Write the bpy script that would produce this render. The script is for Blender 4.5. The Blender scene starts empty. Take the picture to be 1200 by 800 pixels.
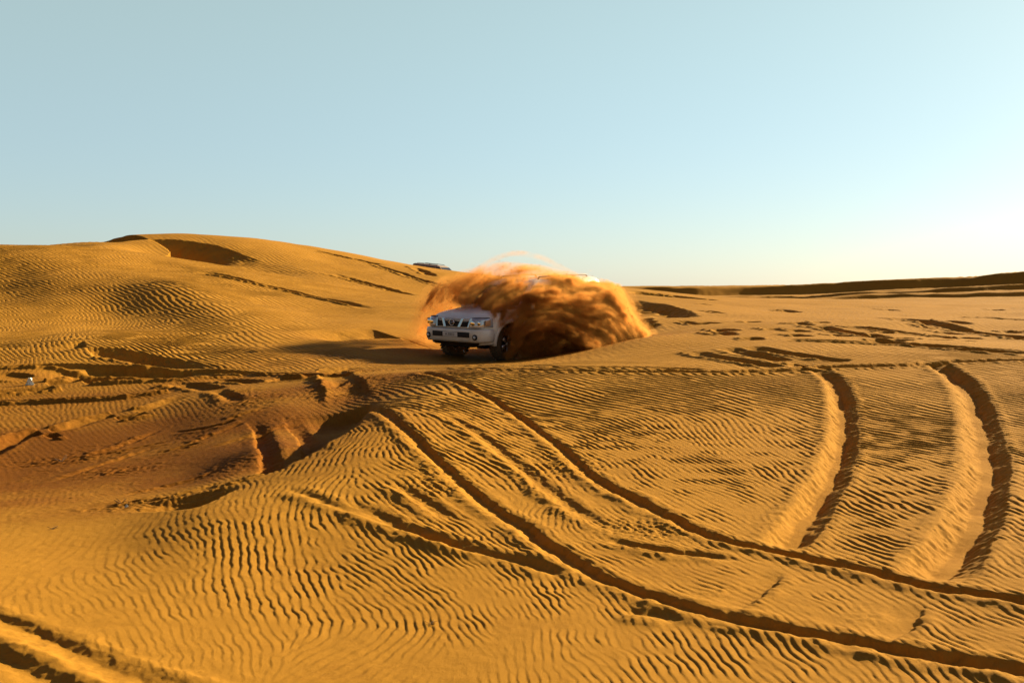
import bpy, bmesh, math, random, time
import numpy as np
from mathutils import Vector, Matrix
T0 = time.time()
rng = np.random.default_rng(7)
random.seed(7)
SC = bpy.context.scene
COL = SC.collection

# ------------------------------------------------------------------ camera
CAM_Z = 1.75
FPX = 1166.7
PITCH = math.atan(62.0 / FPX)
SUN_AZ = math.radians(53.0)      # to the right of straight ahead
SUN_EL = math.radians(19.0)
CP, SP = math.cos(PITCH), math.sin(PITCH)

def ray(px, py):
    ix = (np.asarray(px, float) - 600.0) / FPX
    iy = (np.asarray(py, float) - 400.0) / FPX
    return ix, CP - iy * SP, -SP - iy * CP      # x, y, z

def at_depth(px, py, d):
    x, y, z = ray(px, py)
    k = np.asarray(d, float) / y
    return x * k, y * k, CAM_Z + z * k

# ------------------------------------------------------------------ noise
_perm = rng.permutation(4096)
_val = rng.random(4096) * 2 - 1
def vnoise(x, y, seed=0):
    xi = np.floor(x).astype(np.int64); yi = np.floor(y).astype(np.int64)
    fx = x - xi; fy = y - yi
    fx = fx * fx * fx * (fx * (fx * 6 - 15) + 10); fy = fy * fy * fy * (fy * (fy * 6 - 15) + 10)
    def h(a, b):
        return _val[_perm[(_perm[(a + seed * 131) & 4095] + b) & 4095]]
    a = h(xi, yi); b = h(xi + 1, yi); c = h(xi, yi + 1); d = h(xi + 1, yi + 1)
    return (a + (b - a) * fx) * (1 - fy) + (c + (d - c) * fx) * fy
def fbm(x, y, oct=4, seed=0, gain=.5):
    s = 0; a = 1; t = 0
    for k in range(oct):
        s = s + a * vnoise(x * 2 ** k + 17.3 * k, y * 2 ** k - 9.1 * k, seed + k); t += a; a *= gain
    return s / t
def sstep(a, b, x):
    t = np.clip((x - a) / (b - a), 0, 1); return t * t * (3 - 2 * t)

# ------------------------------------------------------------------ base relief from surveyed points (px, py, depth)
PTS = [
 (0,800,4.3),(300,800,4.4),(600,800,4.4),(900,800,4.4),(1200,800,4.35),(-150,800,4.3),(1350,800,4.3),
 (0,700,5.6),(300,700,5.7),(600,700,5.65),(900,700,5.6),(1200,700,5.5),(1350,700,5.4),(-150,700,5.5),
 (0,650,6.7),(150,640,6.9),(350,650,6.55),(600,600,7.6),(900,600,7.8),(1200,600,7.6),(1380,600,7.4),
 (240,600,7.5),(340,550,8.9),(430,490,11.0),(470,470,12.3),
 (600,530,9.7),(750,550,9.2),(900,520,10.5),(1050,520,10.6),(1190,520,10.6),(1380,520,10.5),
 (600,480,12.2),(750,480,12.4),(900,470,13.0),(1050,470,13.2),(1190,470,13.2),
 (520,440,14.8),(620,434,15.4),(700,432,15.7),(800,433,15.7),(900,430,16.0),(1000,427,16.2),(1200,423,16.5),(1380,420,16.8),
 # behind the crest, car hollow
 (420,435,17.0),(500,427,20.0),(560,424,21.5),(585,421,23.2),(640,414,24.2),(690,405,26),(535,418,23.6),(640,425,19),
 (700,413,21.0),(760,398,22.5),(800,394,23.5),(800,410,19.5),
 (900,405,19.5),(1000,405,19.5),(1200,404,20),(900,380,28),(1050,380,28),(1200,380,29),(1380,380,29),
 (720,380,31),(720,360,42),(800,370,34),
 (900,360,48),(1050,362,46),(1200,362,46),(860,350,70),(1000,353,66),(1200,354,64),(760,341,66),(700,338,62),
 # left basin
 (0,600,8.6),(100,600,8.3),(0,560,11.2),(150,550,11.0),(230,560,10.0),(290,530,10.6),(350,505,12.2),(400,480,13.4),(330,480,13.4),
 (0,500,14.0),(100,500,13.8),(200,500,13.4),(250,470,14.6),(330,455,15.4),(400,450,15.2),(450,447,15.0),
 (0,470,16.0),(100,465,16.2),(200,455,16.6),(0,445,17.8),(100,440,18.2),(200,440,18.0),(300,437,18.4),(-150,450,17),(-150,560,11),
 # left dune
 (0,425,19.5),(100,418,20.5),(200,412,21.5),(300,415,21.0),(400,405,23),(470,400,25),
 (0,380,25),(100,380,25.5),(200,380,26),(300,378,27),(400,375,29),(480,375,30),
 (0,340,31),(100,335,32),(200,335,33),(300,340,35),(400,345,38),(500,350,42),
 (0,310,36.5),(100,308,38),(200,312,39),
 (0,289,41),(60,288,42),(110,289,43),(180,297,43),(250,307,43.5),(320,320,44.5),(400,335,47),(500,345,50),
 (-150,289,41),(-300,300,40),(0,296,48),(60,296,50),
 (120,287,53),(150,279,60),(200,276,62),(250,277,63),(300,281,64),(400,297,66),(480,312,66),(560,324,64),(640,335,62),
 (180,300,54),(250,312,52),(300,322,52),(350,315,55),(420,318,58),
 (300,290,60),(400,307,62),(560,340,54),(600,350,46),
]
EXTRA = []   # (theta, r, z)
for th in (-3.0,-2.2,-1.5,-1.0,1.0,1.5,2.2,3.0):
    for r_, z_ in ((1.5,0.0),(6,0.0),(18,.1),(60,.5),(300,1)):
        EXTRA.append((th, r_, z_))
for th in (-.6,-.35,0,.35,.6): EXTRA.append((th, 1.2, 0.0)); EXTRA.append((th, 3.0, .0))
for th,z_ in ((-.65,2),(-.4,3.0),(-.2,3.2),(-.05,2.2),(.1,.6),(.3,.8),(.5,2.2),(.7,3)): EXTRA.append((th, 110, z_*.5))
for th,z_ in ((-.65,0),(-.4,0),(-.2,0),(0,.1),(.1,.0),(.3,.0),(.5,.4),(.7,.8)): EXTRA.append((th, 260, z_))
for th in (-.65,-.4,-.2,0,.1,.3,.5,.7): EXTRA.append((th, 900, 0)); EXTRA.append((th, 3500, 0))

pa = np.array(PTS, float)
X, Y, Z = at_depth(pa[:,0], pa[:,1], pa[:,2])
cth = np.concatenate([np.arctan2(X, Y), [e[0] for e in EXTRA]])
cr = np.concatenate([np.hypot(X, Y), [e[1] for e in EXTRA]])
cz = np.concatenate([Z, [e[2] for e in EXTRA]])
def lr(r): return np.log(r) * .55
def tps_k(d2): return .5 * d2 * np.log(d2 + 1e-12)
P = np.stack([cth, lr(cr)], 1); n = len(P)
D2 = ((P[:,None,:] - P[None]) ** 2).sum(-1)
A = np.zeros((n+3, n+3)); A[:n,:n] = tps_k(D2) + np.eye(n) * 3e-5
Q = np.concatenate([np.ones((n,1)), P], 1); A[:n,n:] = Q; A[n:,:n] = Q.T
W = np.linalg.solve(A, np.concatenate([cz, np.zeros(3)]))
def tps(th, l):
    out = W[n] + W[n+1] * th + W[n+2] * l
    for i in range(n):
        out = out + W[i] * tps_k((th - P[i,0]) ** 2 + (l - P[i,1]) ** 2)
    return out

# coarse table in (theta, log r)
CT = np.concatenate([np.linspace(-math.pi, -.75, 30)[:-1], np.linspace(-.75, .75, 361), np.linspace(.75, math.pi, 30)[1:]])
CL = np.linspace(lr(.3), lr(4200.), 700)
TT, LL = np.meshgrid(CT, CL)
BASE = tps(TT, LL)
# away from what the photo covers the spline is only kept gentle
wside = sstep(.8, 1.2, np.abs(TT))
BASE = BASE * (1 - wside) + wside * np.clip(BASE, -.3, .9) * .5
print('tps', time.time() - T0)
def interp_mat(src, x):
    i = np.clip(np.searchsorted(src, x) - 1, 0, len(src) - 2)
    t = np.clip((x - src[i]) / (src[i+1] - src[i]), 0, 1)
    return i, t
def table(tab, th, r):
    i, t = interp_mat(CT, th); j, s = interp_mat(CL, lr(np.maximum(r, .31)))
    return (tab[j,i]*(1-t) + tab[j,i+1]*t)*(1-s) + (tab[j+1,i]*(1-t) + tab[j+1,i+1]*t)*s
def base_z(x, y): return table(BASE, np.arctan2(x, y), np.hypot(x, y))

_R = np.exp(np.linspace(math.log(2.5), math.log(400), 2500))
def ground(px, py, start=2.5):
    """first place where the sight line through a picture point meets the base relief"""
    dx, dy, dz = ray(px, py); h = math.hypot(dx, dy)
    R = _R[_R > start]
    x = dx / h * R; y = dy / h * R; z = CAM_Z + dz / h * R
    f = z - base_z(x, y)
    k = np.nonzero(f < 0)[0]
    k = k[0] if len(k) else len(R) - 1
    return float(x[k]), float(y[k])

# ------------------------------------------------------------------ the grid of the sand sheet
th_f = np.arange(-.66, .66001, .00118)
side = np.linspace(.66, math.pi, 60)[1:]
TH = np.concatenate([-side[::-1][1:], th_f, side])       # open ring, closed below
rr = [.35]
while rr[-1] < 3.4: rr.append(rr[-1] * 1.06)
while rr[-1] < 17.: rr.append(rr[-1] + .0115 + .00065 * (rr[-1] - 3.4))
while rr[-1] < 27.: rr.append(rr[-1] + .03)
while rr[-1] < 48.: rr.append(rr[-1] + .040)
while rr[-1] < 66.: rr.append(rr[-1] + .065)
while rr[-1] < 110.: rr.append(rr[-1] * 1.0022)
while rr[-1] < 215.: rr.append(rr[-1] * 1.0035)
while rr[-1] < 420.: rr.append(rr[-1] * 1.008)
while rr[-1] < 4000.: rr.append(rr[-1] * 1.05)
RR = np.array(rr)
NT, NR = len(TH), len(RR)
print('grid', NT, NR, NT * NR)
gi, gt = interp_mat(CT, TH); gj, gs = interp_mat(CL, lr(RR))
def up(tab):
    a = tab[:, gi] * (1 - gt) + tab[:, gi+1] * gt
    return a[gj] * (1 - gs)[:,None] + a[gj+1] * gs[:,None]
GX = (RR[:,None] * np.sin(TH)[None]); GY = (RR[:,None] * np.cos(TH)[None])
H = up(BASE)
GR = np.broadcast_to(RR[:,None], H.shape)
GTH = np.broadcast_to(TH[None], H.shape)

# soft undulation
near = np.exp(-(GR / 14.) ** 2)
H += .020 * fbm(GX * .45, GY * .45, 3, 5) * sstep(3, 8, GR) * (1 - sstep(60, 90, GR))
H += .16 * fbm(GX * .16, GY * .16, 3, 9) * sstep(14, 26, GR) * (1 - sstep(90, 120, GR))
# far dunes: long ridges whose steep sides look back at the camera
far = sstep(75, 110, GR)
u = GX * .030 + GY * .012; v = GY * .05 - GX * .01
H += far * .22 * fbm(u*1.6, v*1.3, 3, 21) * (1 - sstep(700, 1500, GR))
# a long low scarp: everything beyond it stands a little higher, its face turned to the camera and away from the sun
for r_s, r_w, hg, a0 in ((92, 20, .28, .28), (118, 26, .42, .05), (165, 22, 1.75, -.02)):
    sc_r = r_s + .35*r_w*fbm(GTH*5, GTH*0, 3, int(r_s)) + 1.2*fbm(GTH*11, GTH*0, 2, int(r_s)+3)
    hgt = hg * (1 + .75*sstep(.22,.5,GTH)) * (.9 + .35*vnoise(GTH*5, GTH*0, 35))
    H += hgt * sstep(0, 1, (GR - sc_r)/ (hgt*2.1)) * sstep(a0, a0+.07, GTH) * (1 - sstep(200, 480, GR))
H += .30 * (1 - 2*np.abs(fbm(GX*.08, GY*.22, 4, 37))) * sstep(70, 95, GR) * (1 - sstep(220, 400, GR)) * sstep(.0, .12, GTH)
H += far * (1 - sstep(-.02, .1, GTH)) * (-1.5) * sstep(75, 100, GR)
print('base', time.time() - T0)

# ------------------------------------------------------------------ hand-placed relief
RIP = np.ones_like(H)         # ripple strength
TONE = np.zeros_like(H)       # 0 golden, 1 red-brown freshly turned sand
ROUGH = np.zeros_like(H)      # broken, lumpy sand

def poly_world(pts, step=.15):
    w = [ground(a, b) for a, b in pts]
    w = np.array(w)
    # Catmull-Rom through the points
    out = []
    for i in range(len(w) - 1):
        p0 = w[max(i-1,0)]; p1 = w[i]; p2 = w[i+1]; p3 = w[min(i+2,len(w)-1)]
        m = max(2, int(np.hypot(*(p2-p1)) / step))
        for k in range(m):
            t = k / m
            out.append(.5*((2*p1)+(-p0+p2)*t+(2*p0-5*p1+4*p2-p3)*t*t+(-p0+3*p1-3*p2+p3)*t**3))
    out.append(w[-1])
    return np.array(out)

def near_poly(pl, pad):
    """indices of grid points within pad of the polyline with signed distance (plus = sun side) and arc position 0..1"""
    x0, y0 = pl.min(0) - pad; x1, y1 = pl.max(0) + pad
    rmin = max(.3, min(np.hypot(*p) for p in pl) - pad*1.5); rmax = max(np.hypot(*p) for p in pl) + pad*1.5
    th = np.arctan2(pl[:,0], pl[:,1]); rm = np.hypot(pl[:,0], pl[:,1])
    a0 = (th - pad*1.5/rm).min(); a1 = (th + pad*1.5/rm).max()
    j0, j1 = np.searchsorted(RR, [rmin, rmax]); i0, i1 = np.searchsorted(TH, [a0, a1])
    i1 = min(i1, NT); j1 = min(j1, NR)
    sub = (slice(j0, j1), slice(i0, i1))
    x = GX[sub]; y = GY[sub]
    best = np.full(x.shape, 1e9); sgn = np.zeros(x.shape); arc = np.zeros(x.shape)
    seg = pl[1:] - pl[:-1]; L = np.hypot(seg[:,0], seg[:,1]); cum = np.concatenate([[0], np.cumsum(L)])
    sx, sy = math.sin(SUN_AZ), math.cos(SUN_AZ)
    for k in range(len(seg)):
        if L[k] < 1e-6: continue
        # crude cull per segment by rows/cols
        ax, ay = pl[k]; bx, by = pl[k+1]
        c = ((ax+bx)/2, (ay+by)/2); rad = L[k]/2 + pad
        rc = math.hypot(*c); jj0, jj1 = np.searchsorted(RR[j0:j1], [rc-rad*1.05, rc+rad*1.05])
        tc = math.atan2(*c); da = math.asin(min(.99, rad*1.05/rc)); ii0, ii1 = np.searchsorted(TH[i0:i1], [tc-da, tc+da])
        s2 = (slice(jj0, jj1), slice(ii0, ii1))
        xx = x[s2] - ax; yy = y[s2] - ay
        t = np.clip((xx*seg[k,0] + yy*seg[k,1]) / L[k]**2, 0, 1)
        dx = xx - t*seg[k,0]; dy = yy - t*seg[k,1]
        d = np.hypot(dx, dy)
        nx, ny = -seg[k,1]/L[k], seg[k,0]/L[k]
        if nx*sx + ny*sy < 0: nx, ny = -nx, -ny
        m = d < best[s2]
        best[s2] = np.where(m, d, best[s2])
        sgn[s2] = np.where(m, np.sign(xx*nx + yy*ny), sgn[s2])
        arc[s2] = np.where(m, (cum[k] + t*L[k]) / cum[-1], arc[s2])
    return sub, best * np.where(sgn == 0, 1, sgn), arc, best

def rut(pts, depth=.09, floor=.16, ramp=.2, berm=.02, bermr=.008, ends=(.06,.06), wall=None, rough=.25, smooth=.9, wob=.03, tone=0., seed=0):
    pl = poly_world(pts)
    wall = wall or depth / .72
    pad = wall + floor + ramp + .3 + wob
    sub, s, arc, dist = near_poly(pl, pad)
    x = GX[sub]; y = GY[sub]
    s = s + wob * fbm(x*2.2, y*2.2, 3, 40+seed) + .016 * vnoise(x*14, y*14, 41) + .007 * vnoise(x*38, y*38, 42)
    e = np.clip(arc / max(ends[0],1e-3), 0, 1) * np.clip((1-arc) / max(ends[1],1e-3), 0, 1)
    e = e*e*(3-2*e)
    d = depth * (1 + .35 * fbm(x*1.3, y*1.3, 2, 60+seed))
    prof = -np.clip(-s / wall, 0, 1)                                   # sun-side wall
    prof = np.where(s < -wall-floor, -1 + sstep(0, 1, (-s-wall-floor)/ramp), prof)
    prof = np.where(s < -wall-floor-ramp, 0, prof)
    b = berm * np.exp(-((s + wall+floor+ramp+.04) / .07)**2) + bermr * np.exp(-((s - .05)/.05)**2)
    b = b * (1 + .8 * fbm(x*6, y*6, 3, 70+seed))
    H[sub] += e * (d * prof + b)
    inside = sstep(-wall-floor-ramp-.12, -wall-floor-ramp+.06, s) * (1 - sstep(-.01, .03, s)) * e
    RIP[sub] *= 1 - smooth * inside
    edge = np.exp(-((s + wall+floor+ramp) / .12)**2) * e
    ROUGH[sub] = np.maximum(ROUGH[sub], rough * np.maximum(edge * sstep(-.1,.5,fbm(x*2.5,y*2.5,2,77)), .2*inside))
    if tone: TONE[sub] = np.maximum(TONE[sub], tone * inside)

def step_down(pts, drop=.25, wall=.3, back=1.6, ends=(.15,.15), wob=.06, tone=0, smooth=.6):
    """ground falls away on the shadow side of the line and comes back over `back` metres"""
    pl = poly_world(pts)
    sub, s, arc, dist = near_poly(pl, back + wall + .2)
    x = GX[sub]; y = GY[sub]
    s = s + wob * fbm(x*1.6, y*1.6, 3, 90)
    e = np.clip(arc / ends[0], 0, 1) * np.clip((1-arc) / ends[1], 0, 1); e = e*e*(3-2*e)
    p = np.where(s > 0, 0, -sstep(0, 1, -s / wall)) * (1 - sstep(wall, wall + back, -s))
    H[sub] += drop * e * p
    ins = e * sstep(0, .1, -s) * (1 - sstep(wall + .4*back, wall+back, -s))
    RIP[sub] *= 1 - smooth * ins
    if tone: TONE[sub] = np.maximum(TONE[sub], tone * ins)

def bump(px, py, rx, ry, h, ang=0, flat=0, tone=0, rip=0, rough=0):
    cx, cy = ground(px, py)
    R = max(rx, ry) * 2.6
    rc = math.hypot(cx, cy); tc = math.atan2(cx, cy)
    j0, j1 = np.searchsorted(RR, [rc-R, rc+R]); da = math.asin(min(.9, R/rc)); i0, i1 = np.searchsorted(TH, [tc-da, tc+da])
    sub = (slice(j0, j1), slice(i0, i1))
    x = GX[sub]-cx; y = GY[sub]-cy; c, s_ = math.cos(ang), math.sin(ang)
    a = (x*c + y*s_) / rx; b = (-x*s_ + y*c) / ry
    g = np.exp(-(a*a + b*b)) 
    H[sub] += h * g
    if rip: RIP[sub] *= 1 - rip * g
    if tone: TONE[sub] = np.maximum(TONE[sub], tone * g)
    if rough: ROUGH[sub] = np.maximum(ROUGH[sub], rough*g)

# the two long diagonal wheel tracks
rut([(497,436),(540,446),(580,465),(625,495),(660,520),(700,553),(750,583),(800,607),(850,627),(895,637),(940,647),(985,657),(1040,670),(1090,683),(1150,690),(1200,698),(1270,712)], .038, .04, .10, .018, wall=.042, seed=1, ends=(.02,.01))
rut([(432,476),(470,491),(510,526),(545,558),(585,590),(630,620),(680,653),(720,675),(780,695),(840,713),(900,726),(960,737),(1030,750),(1100,763),(1160,772),(1200,779),(1280,795)], .037, .04, .10, .018, wall=.042, seed=2, ends=(.02,.01))
# the two curved side-slip tracks
rut([(958,429),(985,440),(1000,465),(1008,500),(1006,530),(992,570),(977,600),(957,632),(944,648)], .088, .08, .13, .01, seed=3, ends=(.08,.05), wall=.14)
rut([(1098,421),(1130,435),(1156,460),(1174,500),(1184,540),(1184,580),(1171,625),(1152,663),(1130,689)], .104, .10, .19, .01, seed=4, ends=(.08,.05), wall=.16)
rut([(925,668),(895,695),(868,722)], .02, .05, .2, .0, smooth=.6, seed=5, ends=(.3,.4))
rut([(1095,707),(1070,738),(1035,762)], .02, .05, .2, .0, smooth=.6, seed=6, ends=(.3,.4))
# bottom left pair
rut([(-60,695),(0,716),(60,738),(120,766),(160,783),(220,801),(300,822)], .017, .01, .14, .014, seed=7, ends=(.01,.01), wall=.06, wob=.015, rough=.1)
rut([(-60,736),(0,760),(40,775),(85,798),(130,820)], .017, .01, .14, .014, seed=8, ends=(.01,.01), wall=.06, wob=.015, rough=.1)
# light criss-cross ruts in the middle
rut([(340,568),(400,590),(460,612),(530,632),(590,645)], .015, .01, .08, .015, seed=9, ends=(.2,.2), wall=.05)
rut([(405,580),(450,600),(500,621),(560,640),(620,655),(680,675)], .022, .02, .08, .018, seed=10, ends=(.2,.1), wall=.06)
rut([(520,480),(570,510),(610,540),(650,570),(700,604),(760,630)], .02, .04, .1, .02, seed=11, ends=(.2,.2), wall=.05, rough=.6, smooth=.5)
rut([(470,560),(500,580),(530,600),(550,612)], .018, .03, .1, .02, seed=12, ends=(.3,.3), wall=.05, rough=.6, smooth=.5)
rut([(700,625),(770,640),(850,650),(880,655)], .025, .04, .08, .015, seed=13, ends=(.3,.3), wall=.04, rough=.4, smooth=.6)
rut([(730,710),(770,716),(810,726)], .014, .02, .08, .015, seed=13, ends=(.3,.3), wall=.04, rough=.4, smooth=.6)
# crest line and ruts on the far flat
rut([(520,431),(600,432),(700,434),(850,434),(930,431),(960,428),(1050,426),(1120,422),(1200,420),(1300,417)], .06, .1, .2, .02, seed=14, ends=(.05,.01), wob=.06)
rut([(560,428),(640,429),(760,431),(840,432)], .04, .05, .2, .02, seed=15, ends=(.1,.1), wob=.06)
rut([(822,411),(860,419),(925,429)], .06, .1, .3, .03, seed=16, ends=(.15,.1))
rut([(888,406),(930,413),(1005,423)], .07, .12, .3, .03, seed=17, ends=(.15,.1))
rut([(865,407),(900,416),(935,422)], .07, .1, .3, .02, seed=18, ends=(.15,.1))
rut([(920,399),(1000,402),(1100,405),(1200,410),(1300,413)], .1, .15, .3, .03, seed=19, ends=(.1,.01), wob=.1)
rut([(1010,400),(1060,403),(1150,411),(1200,413)], .08, .15, .3, .03, seed=20, ends=(.1,.1), wob=.1)
rut([(1000,382),(1060,388),(1120,391)], .14, .4, .4, .03, seed=21, ends=(.2,.2))
rut([(1060,374),(1110,380),(1200,391),(1260,396)], .14, .3, .4, .03, seed=22, ends=(.1,.05), wob=.1)
rut([(970,384),(1000,390),(1060,397)], .1, .2, .4, .03, seed=23, ends=(.1,.1), wob=.1)
rut([(1150,373),(1200,376),(1280,380)], .14, .3, .4, .03, seed=24, ends=(.1,.05), wob=.1)
# wheel hollows right of the dust
rut([(715,347),(760,353),(800,362),(826,374)], .4, 1.2, 1.2, .12, seed=25, ends=(.35,.25), wall=.7, wob=.15, rough=.2)
rut([(722,362),(745,368),(772,380),(778,386)], .38, 1.0, 1.0, .12, seed=26, ends=(.4,.25), wall=.6, wob=.15, rough=.2)
rut([(735,342),(800,347),(850,352)], .4, 1.2, 1.2, .1, seed=27, ends=(.2,.2), wall=.6, wob=.3)
for q in range(46):   # scattered broken patches on the far flat
    a = rng.uniform(790, 1230); b = rng.uniform(352, 400) if q < 30 else rng.uniform(376, 399)
    w_ = rng.uniform(12, 40)
    rut([(a,b),(a+w_*.5,b+w_*.05),(a+w_,b+w_*.12)], rng.uniform(.05,.13)*(1.6 if b<372 else 1), .15, .25, .03, seed=30+q, ends=(.3,.3), wob=.12)
# left basin
rut([(-40,432),(60,430),(120,431),(240,432),(330,437),(420,437)], .07, .05, .2, .05, seed=80, ends=(.02,.1), wob=.05)
rut([(-40,461),(60,453),(110,446),(200,441),(300,437)], .1, .1, .25, .05, seed=81, ends=(.02,.15), wob=.05)
rut([(30,435),(90,432),(160,431),(260,434),(330,437)], .25, .35, .6, .03, seed=82, ends=(.25,.6), wall=.3, wob=.12, rough=.1)
rut([(60,421),(110,416),(170,419),(250,428),(300,432)], .22, .15, .6, .03, seed=83, ends=(.4,.6), wall=.22, wob=.1, rough=.1, smooth=.4)
rut([(0,439),(25,440),(50,441)], .05, .1, .4, .03, seed=84, ends=(.3,.4), wob=.1, rough=.1)
rut([(-40,470),(60,468),(160,462),(240,450)], .05, .03, .2, .05, seed=85, ends=(.05,.2), wob=.03, rough=.1)
rut([(0,534),(35,514),(80,505),(130,492)], .07, .08, .2, .03, seed=86, ends=(.1,.3), rough=.4)
rut([(70,505),(120,492),(180,480),(230,462)], .05, .05, .2, .03, seed=87, ends=(.2,.3), rough=.4)
rut([(205,447),(240,450),(270,455)], .07, .1, .3, .03, seed=88, ends=(.3,.3))
rut([(250,444),(290,445),(322,447)], .07, .1, .3, .03, seed=89, ends=(.3,.3))
rut([(262,455),(280,462),(290,470)], .05, .05, .2, .02, seed=90, ends=(.3,.3), rough=.8)
rut([(385,458),(400,450),(412,443)], .04, .05, .2, .02, seed=91, ends=(.3,.3), rough=.8)
rut([(305,487),(320,508),(336,541),(340,548)], .055, .08, .045, .004, seed=92, ends=(.3,.05), wall=.13, tone=.8)
rut([(348,486),(366,503),(382,517),(386,520)], .045, .08, .04, .004, seed=93, ends=(.3,.05), wall=.12, tone=.8)
step_down([(445,470),(438,484),(420,500),(395,515),(370,530),(345,545),(330,553)], .17, .28, .9, ends=(.08,.2))
step_down([(290,567),(272,578),(250,588),(228,596)], .14, .2, .7, ends=(.3,.3), smooth=.3)
rut([(400,432),(430,452),(436,470)], .05, .2, .3, .04, seed=94, ends=(.3,.3), rough=.9)
# left dune: slip face under the far ridge, crest line, ruts on its shoulder
rut([(138,284),(165,281),(200,281.5),(250,288),(293,302),(325,316)], 2.1, .8, 6.0, .0, seed=102, ends=(.2,.5), wall=3.2, wob=.1, rough=0, smooth=.5)
rut([(225,314),(262,320),(300,329),(345,339),(400,352),(450,362)], .12, .1, .4, .05, seed=95, ends=(.2,.2), wob=.1)
rut([(365,292),(410,302),(455,311)], .11, .1, .5, .03, seed=96, ends=(.2,.2), wob=.2)
rut([(430,306),(470,318),(510,331),(550,340)], .09, .1, .5, .05, seed=97, ends=(.2,.2), wob=.2)
rut([(490,313),(503,318),(516,324)], .16, .2, .6, .05, seed=98, ends=(.2,.2), wob=.2)
rut([(380,318),(430,330),(500,346)], .15, .4, .6, .05, seed=99, ends=(.3,.2), wob=.2)
rut([(380,400),(435,396),(490,397)], .16, .3, 1.2, .0, seed=100, ends=(.5,.3), wall=.25, wob=.1)
rut([(330,441),(380,437),(450,430)], .12, .4, .4, .02, seed=101, ends=(.2,.2), wob=.1)
bump(20,318, 3.2,5, .35, .5); bump(-20,335, 2.,5,-.3,.5)
bump(150,360, 1.8,4.5, -.28, .55); bump(215,355, 2.2,5, .35, .5)
bump(130,405,1.6,2.5,.22,.4)
# red, churned ground in the basin
for (px, py, rx, ry, t_) in [(0,560,2.8,1.8,1.2),(60,530,2.6,1.6,1.1),(160,510,2.4,1.6,1.1),(250,540,1.6,1.8,1.2),(0,520,2.4,1.4,.9),(100,560,2.2,1.4,1),(200,540,1.8,1.6,1),(260,500,1.8,1.5,.95),(330,490,1.4,1.4,1),(390,470,1.2,1.2,.9),(120,525,2.4,1.3,.8),(20,590,1.8,.9,.7),(100,595,1.2,.8,.6),(330,462,1.8,1.2,.8),(220,480,2.,1.2,.7),(420,455,1.,1.,.7),(450,405,2,2.5,.35),(350,425,2,2,.4),(200,450,3,2,.5),(60,450,3,2,.5),(0,480,3,2,.6),(60,490,3,2,.6),(520,415,2.5,2,.6),(430,445,2.2,1.0,.8),(370,455,1.6,.9,.9),(350,440,2.5,1,.7),(150,465,3,1.2,.7),(50,515,3,1.2,1.0),(440,420,3,2,.5)]:
    bump(px, py, rx, ry, 0, tone=t_)
for (px, py, rx, ry, a_) in [(0,560,2.2,1.2,.75),(110,565,2.,1.0,.9),(200,530,1.4,.9,.75),(330,470,1.0,1.2,.7),(40,600,1.5,.8,.9),(130,610,1.2,.5,.7),(420,440,1.4,.6,.8),(300,455,1.5,.5,.9),(230,500,1.4,.5,.7),(500,415,3.,1.5,.9),(60,520,2.4,1.2,.5),(160,500,2,1.2,.4),(270,520,1.4,1.4,.5)]:
    bump(px, py, rx, ry, 0, rip=a_)
for (px, py, rx, ry) in [(425,447,.5,.8),(400,460,.7,.7),(300,470,.6,.8),(75,540,.8,.3),(135,552,.6,.3),(160,590,.5,.4),(420,435,.6,.5),(505,440,.4,.3),(275,460,.5,.5),(660,545,.4,.5),(510,560,.3,.6),(760,620,.4,.3)]:
    bump(px, py, rx, ry, 0, rough=.8)
print('relief', time.time() - T0)

ROUGH = np.maximum(ROUGH, .32*np.clip(TONE,0,1)*sstep(-.25,.35,fbm(GX*1.7, GY*1.7, 3, 170)))
for q in range(9):   # faint crossing grooves in the churned ground
    a = rng.uniform(0, 250); b = rng.uniform(490, 590)
    rut([(a,b),(a+60,b-14+rng.uniform(-8,8)),(a+130,b-34+rng.uniform(-12,12))], .022, .02, .08, .012, seed=110+q, ends=(.3,.3), wob=.05, rough=.6, wall=.03, smooth=.5)
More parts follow.
